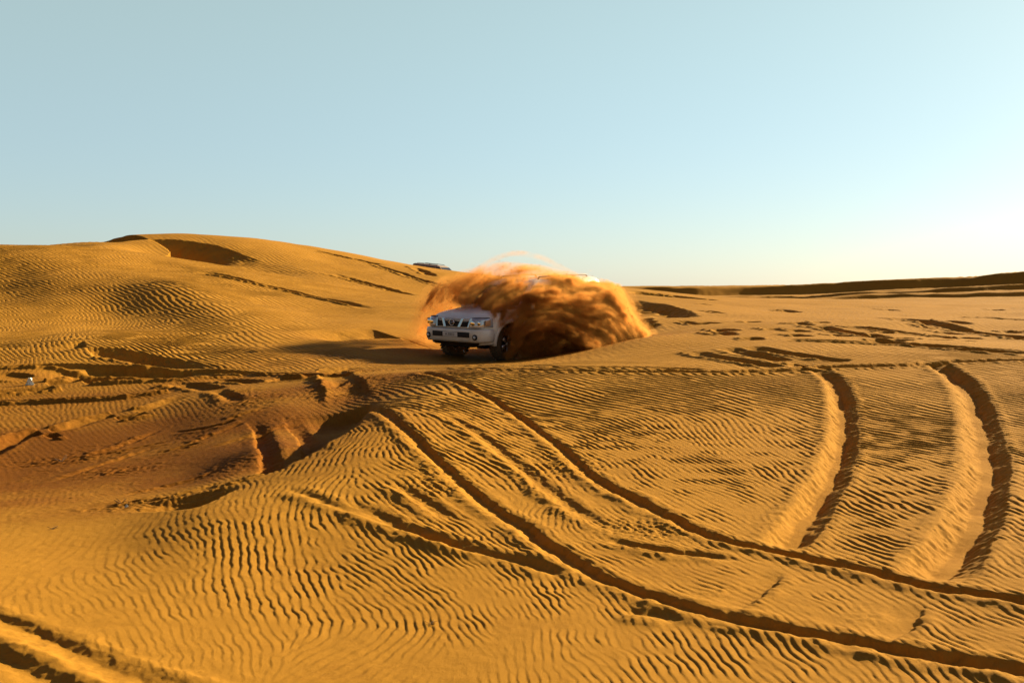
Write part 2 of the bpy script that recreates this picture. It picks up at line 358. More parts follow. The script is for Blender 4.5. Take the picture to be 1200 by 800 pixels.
# ------------------------------------------------------------------ wind ripples
# crest directions read off the photo: (px, py, tangent dx, tangent dy, spacing px, strength)
SMP = [
 (58,727,.15,1,24,.25),(196,672,1,2.2,19,.45),(287,652,1,1.75,17,1),(417,697,1,1.2,17,.8),(267,760,.2,1,24,.4),(100,640,-1,1,18,.15),(20,660,-1,.8,18,.1),
 (318,650,1,1.3,16,1),(480,644,1,.9,14,1),(600,686,.3,1,13,1),(510,710,1,1.2,14,.9),(570,740,1,.9,15,.8),(500,780,-1,.8,17,.3),(400,780,-1,.6,20,.35),
 (630,686,.4,1,13,1),(720,719,1,1.4,14,.9),(795,665,1,1,12,1),(735,644,1,.4,9,.9),(708,790,1,.8,18,.6),(840,755,1,.7,16,.8),(620,760,-1,1,15,.5),
 (850,515,1,.8,8,1),(900,460,1,.25,6,.7),(925,610,1,1.1,10,1),(850,590,1,.35,8,.8),(1050,500,1,.15,7,.75),(1050,575,1,.3,8.5,.95),(1035,625,1,.4,10,1.1),
 (1110,650,1,.35,10,.6),(1195,575,1,.35,8.5,.9),(1195,460,1,.2,5,.7),(850,675,1,.5,11,1),(950,720,1,.7,12,.9),(1125,720,1,.5,12,1),(875,770,1,.6,16,.9),(1100,780,1,.6,16,.8),(1190,660,1,.5,11,.9),
 (494,467,1,.25,6.5,1),(569,531,1,.5,9,1),(644,602,-.1,1,10,1),(700,467,1,.15,5.5,.9),(737,512,1,.55,8.5,1),(775,535,1,.75,9,1),(640,470,1,.2,6,1),(800,450,1,.12,5,.8),
 (419,524,-.7,1,9,1),(456,561,1,.5,9,1),(370,570,-1,1.2,11,1),(420,600,1,.8,12,1),(530,590,1,.5,9,1),
 (22,495,.1,1,10,1),(75,480,.35,1,9,1),(120,490,.5,1,9,.8),(169,469,1,.5,8,.8),(262,525,1,.35,7,.9),(220,545,1,.6,7,.6),(250,575,.7,1,7,.9),(180,565,1,.8,7,.6),
 (33,310,1,.45,4.2,.9),(93,383,1,.8,5.2,.9),(50,393,1,1,6,1),(200,413,1,.45,6,1.1),(233,343,1,.35,4,.7),(300,310,1,.5,4,.5),(33,413,1,.5,5.5,1),(150,330,1,.5,4,.9),
 (367,360,1,.25,4,.35),(450,380,1,.2,4,.15),(160,280,1,.3,4,.2),(330,400,1,.3,5,.5),(20,440,.2,1,6,.7),(120,455,.3,1,6,.6),
 (700,410,1,.25,6,.12),(900,400,1,.2,6,.15),(1100,400,1,.2,5,.15),(900,370,1,.2,5,.1),(1100,370,1,.2,5,.1),(600,360,1,.2,5,.1),(820,424,1,.15,4,.4),(1150,430,1,.1,4,.6),
]
ks = []
for (px, py, tx, ty, sp, am) in SMP:
    nrm = math.hypot(tx, ty); tx /= nrm; ty /= nrm
    q = 3.0
    a = np.array(ground(px, py)); 
    b = np.array(ground(px + tx*q, py + ty*q)); c = np.array(ground(px - tx*q, py - ty*q))
    e = np.array(ground(px - ty*q, py + tx*q)); f = np.array(ground(px + ty*q, py - tx*q))
    t = b - c; t /= np.hypot(*t) + 1e-9
    nv = np.array([-t[1], t[0]])
    lam = abs(((e - f) / (2*q) * sp) @ nv)
    r_ = np.hypot(*a)
    lam = float(np.clip(lam * (.48 if r_ < 7.5 else .53 if r_ < 19 else .58), .036 + .0022*r_, .09 + .0042*r_))
    if nv[0]*math.sin(SUN_AZ) + nv[1]*math.cos(SUN_AZ) < 0: nv = -nv
    an = math.atan2(nv[1], nv[0])
    ks.append((math.atan2(a[0], a[1]), lr(r_), an, lam, am, px, py))
ks = np.array(ks)
def ripfield(th, l):
    w = 1. / (((th[...,None]-ks[:,0]))**2 + ((l[...,None]-ks[:,1])*1.0)**2 + 4e-4) ** 1.6
    w /= w.sum(-1, keepdims=True)
    c = (w*np.cos(2*ks[:,2])).sum(-1); s = (w*np.sin(2*ks[:,2])).sum(-1)
    return .5*np.arctan2(s, c), np.exp((w*np.log(ks[:,3])).sum(-1)), (w*ks[:,4]).sum(-1)
RT = np.linspace(-.68, .68, 120); RL = np.linspace(lr(2.5), lr(75), 160)
rT, rL = np.meshgrid(RT, RL)
fa, fl, fm = ripfield(rT, rL)
fc, fs = np.cos(2*fa), np.sin(2*fa)
def samp(tab, th, l):
    i, t = interp_mat(RT, th); j, s = interp_mat(RL, l)
    return (tab[j,i]*(1-t) + tab[j,i+1]*t)*(1-s) + (tab[j+1,i]*(1-t) + tab[j+1,i+1]*t)*s
def kfield(x, y):
    th = np.arctan2(x, y); l = lr(np.hypot(x, y))
    a = .5*np.arctan2(samp(fs, th, l), samp(fc, th, l))
    a = a + .42*fbm(x*1.5/ (1+.04*y), y*1.5/(1+.04*y), 3, 130, .7)
    lam = samp(fl, th, l) * (1 + .12*vnoise(x*.7, y*.7, 140))
    kx = np.cos(a); ky = np.sin(a)
    fl_ = np.where(kx*math.sin(SUN_AZ) + ky*math.cos(SUN_AZ) < 0, -1, 1)
    return kx*fl_*2*math.pi/lam, ky*fl_*2*math.pi/lam, lam

def ripple_layer(x0, x1, y0, y1, cell, sub, iters=90):
    nx = int((x1-x0)/cell)+1; ny = int((y1-y0)/cell)+1
    cx = x0 + (np.arange(nx)[None,:] + rng.uniform(-.35,.35,(ny,nx))) * cell
    cy = y0 + (np.arange(ny)[:,None] + rng.uniform(-.35,.35,(ny,nx))) * cell
    kx, ky, lam = kfield(cx, cy)
    ph = rng.uniform(0, 2*math.pi, (ny,nx)); 
    offs = [(dj,di) for dj in (-2,-1,0,1,2) for di in (-2,-1,0,1,2) if (dj or di) and dj*dj+di*di<=5]
    def shift(a, dj, di):
        return a[2+dj:ny-2+dj, 2+di:nx-2+di]
    for it in range(iters):
        zr = 0; zi = 0
        c0 = shift(cx,0,0); c1 = shift(cy,0,0)
        for dj, di in offs:
            dx = c0-shift(cx,dj,di); dy = c1-shift(cy,dj,di)
            sx_ = shift(kx,dj,di)+shift(kx,0,0); sy_ = shift(ky,dj,di)+shift(ky,0,0)
            p = shift(ph,dj,di) + .5*(sx_*dx + sy_*dy)
            w = math.exp(-(dj*dj+di*di)/4.)
            zr = zr + w*np.cos(p); zi = zi + w*np.sin(p)
        if it < iters-1:
            new = np.arctan2(zi, zr)
            m = rng.random(new.shape) < .6
            tgt = ph[2:ny-2,2:nx-2]
            ph[2:ny-2,2:nx-2] = np.where(m, new, tgt)
    ph += rng.uniform(-1,1,ph.shape) * np.where(cy < 8.5, 1.05, .6)
    # evaluate at the grid points of `sub`
    x = GX[sub]; y = GY[sub]
    wf = .55/cell; wa = .27*cell
    x, y = x + wa*fbm(x*wf, y*wf, 2, 210), y + wa*fbm(x*wf, y*wf, 2, 215)
    fi = (x-x0)/cell; fj = (y-y0)/cell
    i0 = np.clip(np.round(fi).astype(int), 2, nx-3); j0 = np.clip(np.round(fj).astype(int), 2, ny-3)
    zr = np.zeros_like(x); zi = np.zeros_like(x); ws = np.zeros_like(x)
    R2 = (2.1*cell)**2
    for dj in (-2,-1,0,1,2):
        for di in (-2,-1,0,1,2):
            if abs(dj)+abs(di) > 3: continue
            j = j0+dj; i = i0+di
            dx = x-cx[j,i]; dy = y-cy[j,i]
            w = np.clip(1-(dx*dx+dy*dy)/R2, 0, 1)**3
            p = ph[j,i] + kx[j,i]*dx + ky[j,i]*dy
            zr += w*np.cos(p); zi += w*np.sin(p); ws += w
    amp = np.hypot(zr, zi)/(ws+1e-9); phi = np.arctan2(zi, zr)
    return phi, np.clip(amp*1.25, 0, 1)

def apply_ripples(r0, r1, cell, f0, f1):
    j0, j1 = np.searchsorted(RR, [r0, r1]); i0, i1 = np.searchsorted(TH, [-.665, .665])
    sub = (slice(j0,j1), slice(i0,i1))
    phi, a = ripple_layer(-r1*.64, r1*.64, r0*.75, r1+.5, cell, sub)
    th = GTH[sub]; l = lr(GR[sub])
    lam = samp(fl, th, l); st = samp(fm, th, l)
    r = GR[sub]
    fade = sstep(f0[0], f0[1], r) * (1 - sstep(f1[0], f1[1], r)) * (1 - sstep(.6, .655, np.abs(th)))
    patch = np.clip(.80 + (.55 - .3*sstep(9, 12, r))*fbm(GX[sub]*.9, GY[sub]*.9, 3, 160) + 1.1*fbm(GX[sub]*5, GY[sub]*5, 2, 165)*(1 - sstep(8, 16, r)), .12, 1.3)
    prof = -(np.sin(phi) - .42*np.sin(2*phi) + .17*np.sin(3*phi) - .05*np.sin(4*phi))
    H[sub] += (.046 + .015*sstep(7, 11, r) + .032*sstep(17, 25, r)) * lam * prof * a * st * RIP[sub] * fade * patch
apply_ripples(2.6, 17.5, .072, (2.7,3.4), (15.6,17.2))
print('rip near', time.time() - T0)
apply_ripples(15.0, 68., .24, (15.6,17.2), (62,67))
print('rip far', time.time() - T0)
# lumps of broken sand and faint grain relief
m = ROUGH > .01
xx = GX[m]; yy = GY[m]
lump = np.abs(fbm(xx*9, yy*9, 4, 180, .6)) * 2 - .3
H[m] += ROUGH[m] * (.017 * lump + .012*fbm(xx*26, yy*26, 2, 185))
j1 = np.searchsorted(RR, 12.)
H[:j1] += .0022 * fbm(GX[:j1]*13, GY[:j1]*13, 3, 190)

def terrain_z(x, y):
    """height of the finished sand at a point"""
    th = math.atan2(x, y); r = math.hypot(x, y)
    i = min(max(np.searchsorted(TH, th)-1, 0), NT-2); j = min(max(np.searchsorted(RR, r)-1, 0), NR-2)
    t = (th-TH[i])/(TH[i+1]-TH[i]); s = (r-RR[j])/(RR[j+1]-RR[j])
    return float((H[j,i]*(1-t)+H[j,i+1]*t)*(1-s)+(H[j+1,i]*(1-t)+H[j+1,i+1]*t)*s)
# ------------------------------------------------------------------ node helpers
def new_mat(name):
    m = bpy.data.materials.new(name); m.use_nodes = True
    nt = m.node_tree; b = nt.nodes.get('Principled BSDF')
    return m, nt, b
def nd(nt, t, **kw):
    n_ = nt.nodes.new(t)
    for k, v in kw.items():
        if k.startswith('i_'):
            key = k[2:]; key = int(key) if key.isdigit() else key.replace('_', ' ')
            n_.inputs[key].default_value = v
        else: setattr(n_, k, v)
    return n_

# ------------------------------------------------------------------ the sand as one mesh
def build_sand():
    nv = NT*NR
    co = np.empty((nv+1, 3), np.float32)
    co[:nv,0] = GX.ravel(); co[:nv,1] = GY.ravel(); co[:nv,2] = H.ravel()
    co[nv] = (0, 0, float(H[0].mean()))
    idx = np.arange(nv).reshape(NR, NT)
    a = idx[:-1]; b = idx[1:]
    an = np.roll(a, -1, 1); bn = np.roll(b, -1, 1)
    quads = np.stack([a, an, bn, b], -1).reshape(-1, 4)[:, ::-1]
    nq = len(quads)
    ctr = np.stack([np.full(NT, nv), np.roll(idx[0], -1), idx[0]], -1)[:, ::-1]
    me = bpy.data.meshes.new('sand')
    me.vertices.add(nv+1); me.vertices.foreach_set('co', co.ravel())
    nl = nq*4 + NT*3
    me.loops.add(nl); me.loops.foreach_set('vertex_index', np.concatenate([quads.ravel(), ctr.ravel()]).astype(np.int32))
    me.polygons.add(nq+NT)
    st = np.concatenate([np.arange(nq)*4, nq*4+np.arange(NT)*3]).astype(np.int32)
    me.polygons.foreach_set('loop_start', st)
    me.update(calc_edges=True)
    me.shade_smooth()
    at = me.attributes.new('tone', 'FLOAT', 'POINT')
    at.data.foreach_set('value', np.append(np.clip(TONE.ravel(), 0, 1), 0).astype(np.float32))
    o = bpy.data.objects.new('sand', me); COL.objects.link(o)
    o['kind'] = 'structure'
    return o
sand = build_sand()
print('sand mesh', time.time() - T0)

def sand_material():
    m, nt, b = new_mat('dune sand')
    L = nt.links
    tc = nd(nt, 'ShaderNodeTexCoord')
    at = nd(nt, 'ShaderNodeAttribute', attribute_name='tone')
    n1 = nd(nt, 'ShaderNodeTexNoise', i_Scale=.9, i_Detail=5., i_Roughness=.6)
    n2 = nd(nt, 'ShaderNodeTexNoise', i_Scale=14., i_Detail=6., i_Roughness=.7)
    n3 = nd(nt, 'ShaderNodeTexNoise', i_Scale=420., i_Detail=2., i_Roughness=.6)
    for n_ in (n1, n2, n3): L.new(tc.outputs['Object'], n_.inputs['Vector'])
    # patchiness of tone
    a = nd(nt, 'ShaderNodeMath', operation='MULTIPLY_ADD', i_1=.9, i_2=-.45); L.new(n1.outputs['Fac'], a.inputs[0])
    a2 = nd(nt, 'ShaderNodeMath', operation='MULTIPLY_ADD', i_1=.8, i_2=-.40); L.new(n2.outputs['Fac'], a2.inputs[0])
    s = nd(nt, 'ShaderNodeMath', operation='ADD'); L.new(a.outputs[0], s.inputs[0]); L.new(a2.outputs[0], s.inputs[1])
    s2 = nd(nt, 'ShaderNodeMath', operation='ADD', use_clamp=True); L.new(s.outputs[0], s2.inputs[0]); L.new(at.outputs['Fac'], s2.inputs[1])
    mx = nd(nt, 'ShaderNodeMix', data_type='RGBA'); L.new(s2.outputs[0], mx.inputs[0])
    mx.inputs[6].default_value = SAND_GOLD; mx.inputs[7].default_value = SAND_RED
    g = nd(nt, 'ShaderNodeMath', operation='MULTIPLY_ADD', i_1=.5, i_2=.75); L.new(n3.outputs['Fac'], g.inputs[0])
    mu = nd(nt, 'ShaderNodeVectorMath', operation='SCALE'); L.new(mx.outputs[2], mu.inputs[0]); L.new(g.outputs[0], mu.inputs['Scale'])
    L.new(mu.outputs[0], b.inputs['Base Color'])
    b.inputs['Roughness'].default_value = .95; b.inputs['Specular IOR Level'].default_value = .04
    n4 = nd(nt, 'ShaderNodeTexNoise', i_Scale=70., i_Detail=5., i_Roughness=.75); L.new(tc.outputs['Object'], n4.inputs['Vector'])
    b4 = nd(nt, 'ShaderNodeBump', i_Strength=.55, i_Distance=.006); L.new(n4.outputs['Fac'], b4.inputs['Height'])
    bp = nd(nt, 'ShaderNodeBump', i_Strength=.5, i_Distance=.004); L.new(n3.outputs['Fac'], bp.inputs['Height']); L.new(b4.outputs[0], bp.inputs['Normal'])
    L.new(bp.outputs[0], b.inputs['Normal'])
    return m
SAND_GOLD = (.40, .184, .022, 1); SAND_RED = (.20, .068, .008, 1)
sand.data.materials.append(sand_material())

# ------------------------------------------------------------------ light
def sun_and_sky():
    w = bpy.data.worlds.new('World'); SC.world = w; w.use_nodes = True
    nt = w.node_tree; L = nt.links; bg = nt.nodes['Background']
    sky = nd(nt, 'ShaderNodeTexSky', sky_type='NISHITA', sun_disc=False, sun_elevation=SUN_EL, sun_rotation=SUN_AZ,
             altitude=100., air_density=1.0, dust_density=SKY_DUST, ozone_density=SKY_OZONE)
    tint = nd(nt, 'ShaderNodeVectorMath', operation='MULTIPLY'); tint.inputs[1].default_value = SKY_TINT
    # thin dust haze in the air: evens the clear-sky gradient out
    ev = nd(nt, 'ShaderNodeMix', data_type='RGBA'); ev.inputs[0].default_value = SKY_EVEN; ev.inputs[7].default_value = SKY_PALE
    L.new(sky.outputs[0], ev.inputs[6]); L.new(ev.outputs[2], tint.inputs[0])
    # the deep upper sky: darker and more violet than the pale band over the horizon
    tc = nd(nt, 'ShaderNodeTexCoord'); sp = nd(nt, 'ShaderNodeSeparateXYZ'); L.new(tc.outputs['Generated'], sp.inputs[0])
    mr = nd(nt, 'ShaderNodeMapRange', interpolation_type='SMOOTHSTEP'); mr.inputs[1].default_value = .30; mr.inputs[2].default_value = .8
    L.new(sp.outputs['Z'], mr.inputs[0])
    zen = nd(nt, 'ShaderNodeMix', data_type='RGBA'); L.new(mr.outputs[0], zen.inputs[0])
    zen.inputs[6].default_value = (1,1,1,1); zen.inputs[7].default_value = (.27,.15,.34,1)
    mm = nd(nt, 'ShaderNodeVectorMath', operation='MULTIPLY'); L.new(tint.outputs[0], mm.inputs[0]); L.new(zen.outputs[2], mm.inputs[1])
    # and the half of the sky opposite the sun is deeper too
    dt = nd(nt, 'ShaderNodeVectorMath', operation='DOT_PRODUCT'); dt.inputs[1].default_value = (math.sin(SUN_AZ), math.cos(SUN_AZ), 0); L.new(tc.outputs['Generated'], dt.inputs[0])
    m2 = nd(nt, 'ShaderNodeMapRange', interpolation_type='SMOOTHSTEP'); m2.inputs[1].default_value = -.6; m2.inputs[2].default_value = .05; m2.inputs[3].default_value = .35; m2.inputs[4].default_value = 1.
    L.new(dt.outputs['Value'], m2.inputs[0])
    m3 = nd(nt, 'ShaderNodeVectorMath', operation='SCALE'); L.new(mm.outputs[0], m3.inputs[0]); L.new(m2.outputs[0], m3.inputs['Scale'])
    # pale teal band low over the sand
    mh = nd(nt, 'ShaderNodeMapRange', interpolation_type='SMOOTHSTEP'); mh.inputs[1].default_value = -.02; mh.inputs[2].default_value = .30; L.new(sp.outputs['Z'], mh.inputs[0])
    hz = nd(nt, 'ShaderNodeMix', data_type='RGBA'); L.new(mh.outputs[0], hz.inputs[0])
    hz.inputs[6].default_value = SKY_LOW; hz.inputs[7].default_value = SKY_HIGH
    m4 = nd(nt, 'ShaderNodeVectorMath', operation='MULTIPLY'); L.new(m3.outputs[0], m4.inputs[0]); L.new(hz.outputs[2], m4.inputs[1])
    L.new(m4.outputs[0], bg.inputs['Color'])
    bg.inputs['Strength'].default_value = SKY_STR
    ld = bpy.data.lights.new('sun', 'SUN'); ld.energy = SUN_STR; ld.angle = math.radians(.5); ld.color = SUN_COL
    o = bpy.data.objects.new('sun', ld); COL.objects.link(o)
    d = Vector((math.sin(SUN_AZ)*math.cos(SUN_EL), math.cos(SUN_AZ)*math.cos(SUN_EL), math.sin(SUN_EL)))
    o.rotation_euler = d.to_track_quat('Z', 'Y').to_euler()
SKY_STR = .05; SUN_STR = 5.; SUN_COL = (1., .84, .52); SKY_DUST = .4; SKY_OZONE = 1.5; SKY_TINT = (1., 1.0, 1.); SKY_EVEN = .36; SKY_PALE = (4.7, 5.4, 5.4, 1); SKY_LOW = (.84,.91,1.03,1); SKY_HIGH = (1.13,1.17,1.00,1)
sun_and_sky()

cd = bpy.data.cameras.new('camera'); cam = bpy.data.objects.new('camera', cd); COL.objects.link(cam)
cd.lens = 35.; cd.sensor_width = 36.; cd.clip_start = .05; cd.clip_end = 9000
cam.location = (0, 0, CAM_Z); cam.rotation_euler = (math.pi/2 - PITCH, 0, 0)
SC.camera = cam
SC.view_settings.view_transform = 'Standard'; SC.view_settings.look = 'None'; SC.view_settings.gamma = 1
SC.view_settings.exposure = 1.42
SC.render.engine = 'CYCLES'
cy = SC.cycles
cy.use_denoising = True; cy.max_bounces = 8; cy.diffuse_bounces = 1; cy.volume_bounces = 2
cy.use_adaptive_sampling = True; cy.adaptive_threshold = .01
# ------------------------------------------------------------------ vehicle
def paint(name, col, rough=.35, metal=0., coat=0., spec=.5, dirt=None):
    m, nt, b = new_mat(name)
    b.inputs['Base Color'].default_value = (*col, 1); b.inputs['Roughness'].default_value = rough
    b.inputs['Metallic'].default_value = metal; b.inputs['Coat Weight'].default_value = coat; b.inputs['Specular IOR Level'].default_value = spec
    if dirt:
        tc = nd(nt, 'ShaderNodeTexCoord'); n1 = nd(nt, 'ShaderNodeTexNoise', i_Scale=3.5, i_Detail=6., i_Roughness=.65)
        nt.links.new(tc.outputs['Object'], n1.inputs['Vector'])
        sp = nd(nt, 'ShaderNodeSeparateXYZ'); nt.links.new(tc.outputs['Object'], sp.inputs[0])
        mr = nd(nt, 'ShaderNodeMapRange'); mr.inputs[1].default_value = 1.1; mr.inputs[2].default_value = .3; mr.inputs[3].default_value = 0; mr.inputs[4].default_value = .45
        nt.links.new(sp.outputs['Z'], mr.inputs[0])
        ad = nd(nt, 'ShaderNodeMath', operation='ADD'); nt.links.new(mr.outputs[0], ad.inputs[0]); nt.links.new(n1.outputs['Fac'], ad.inputs[1])
        m2 = nd(nt, 'ShaderNodeMapRange'); m2.inputs[1].default_value = .45; m2.inputs[2].default_value = 1.1; m2.inputs[4].default_value = dirt
        nt.links.new(ad.outputs[0], m2.inputs[0])
        mx = nd(nt, 'ShaderNodeMix', data_type='RGBA'); nt.links.new(m2.outputs[0], mx.inputs[0])
        mx.inputs[6].default_value = (*col, 1); mx.inputs[7].default_value = (.34, .19, .07, 1)
        nt.links.new(mx.outputs[2], b.inputs['Base Color'])
        m4 = nd(nt, 'ShaderNodeMath', operation='MULTIPLY_ADD', i_1=.5, i_2=rough, use_clamp=True); nt.links.new(m2.outputs[0], m4.inputs[0])
        nt.links.new(m4.outputs[0], b.inputs['Roughness'])
    return m
M = dict(
    white=paint('dusty white paint', (.80,.78,.72), .4, coat=.3, dirt=.5),
    silver=paint('dusty silver paint', (.42,.42,.40), .4, .3, dirt=.6),
    brown=paint('dusty bronze paint', (.42,.30,.20), .3, .2, dirt=.4),
    trim=paint('black plastic', (.018,.018,.02), .55, dirt=.35),
    dark=paint('dark opening', (.008,.008,.01), .7),
    glass=paint('tinted glass', (.012,.016,.02), .08, spec=.8),
    chrome=paint('chrome', (.75,.75,.76), .18, 1.),
    lamp=paint('headlamp glass', (.55,.58,.62), .08, .35, coat=1.),
    bulb=paint('lamp reflector', (.85,.86,.88), .12, 1.),
    amber=paint('amber lens', (.45,.26,.14), .2),
    red=paint('red lens', (.30,.01,.01), .2),
    tyre=paint('rubber', (.022,.021,.022), .85, dirt=.4),
    rim=paint('alloy', (.62,.62,.63), .3, .85),
    plate=paint('plate', (.62,.60,.60), .5),
    ink=paint('ink', (.03,.03,.035), .6),
)

def link_mesh(name, bm, mat, parent=None, smooth=True, bevel=0., sub=0):
    me = bpy.data.meshes.new(name)
    bmesh.ops.recalc_face_normals(bm, faces=bm.faces)
    bm.to_mesh(me); bm.free()
    me.materials.append(M[mat] if isinstance(mat, str) else mat)
    o = bpy.data.objects.new(name, me); COL.objects.link(o)
    if parent is not None: o.parent = parent
    if bevel:
        md = o.modifiers.new('bevel', 'BEVEL'); md.width = bevel; md.segments = 3; md.limit_method = 'ANGLE'; md.angle_limit = math.radians(35)
    if sub:
        md = o.modifiers.new('sub', 'SUBSURF'); md.levels = sub; md.render_levels = sub
    if smooth: me.shade_smooth()
    return o

def loft(rings, closed=True, caps=True, bm=None):
    bm = bm or bmesh.new()
    vs = [[bm.verts.new(p) for p in r] for r in rings]
    for a, b in zip(vs[:-1], vs[1:]):
        n_ = len(a)
        for i in range(n_ if closed else n_-1):
            bm.faces.new((a[i], a[(i+1)%n_], b[(i+1)%n_], b[i]))
    if caps and closed:
        bm.faces.new(vs[0]); bm.faces.new(vs[-1][::-1])
    return bm

def add_box(bm, c, s, rot=None):
    r = bmesh.ops.create_cube(bm, size=1.)
    mt = Matrix.Translation(c) @ (rot.to_4x4() if rot else Matrix()) @ Matrix.Diagonal((*s, 1))
    bmesh.ops.transform(bm, matrix=mt, verts=r['verts'])

def tube(bm, pts, r, seg=8):
    pts = [Vector(p) for p in pts]; rings = []
    for i, p in enumerate(pts):
        t = (pts[min(i+1,len(pts)-1)] - pts[max(i-1,0)]).normalized()
        u_ = t.orthogonal().normalized() if abs(t.z) > .9 else Vector((0,0,1)).cross(t).normalized()
        v_ = t.cross(u_)
        rings.append([p + (u_*math.cos(a) + v_*math.sin(a))*r for a in [2*math.pi*k/seg for k in range(seg)]])
    loft(rings, bm=bm)

def lathe(bm, prof, seg=40, axis='y'):
    """prof = (offset along axle, radius) pairs, closed loop"""
    rings = []
    for k in range(seg):
        a = 2*math.pi*k/seg
        rings.append([Vector((rr_*math.cos(a), off, rr_*math.sin(a))) for off, rr_ in prof])
    vs = [[bm.verts.new(p) for p in r] for r in rings]
    m_ = len(prof)
    for k in range(seg):
        a = vs[k]; b = vs[(k+1)%seg]
        for i in range(m_):
            if prof[i][1] < 1e-5 and prof[(i+1)%m_][1] < 1e-5: continue
            bm.faces.new((a[i], a[(i+1)%m_], b[(i+1)%m_], b[i]))
    bmesh.ops.remove_doubles(bm, verts=bm.verts, dist=1e-5)

AX_F, AX_R, WR = 1.485, -1.485, .40
def lin(x, tab):
    return float(np.interp(x, [t[0] for t in tab], [t[1] for t in tab]))
TOP = [(-2.50,1.10),(-2.40,1.17),(1.05,1.19),(1.35,1.175),(1.8,1.14),(2.05,1.10),(2.22,1.03),(2.28,.98)]
HALF = [(-2.50,.86),(-2.40,.92),(-2.1,.935),(1.6,.935),(1.9,.925),(2.1,.89),(2.22,.83),(2.28,.78)]

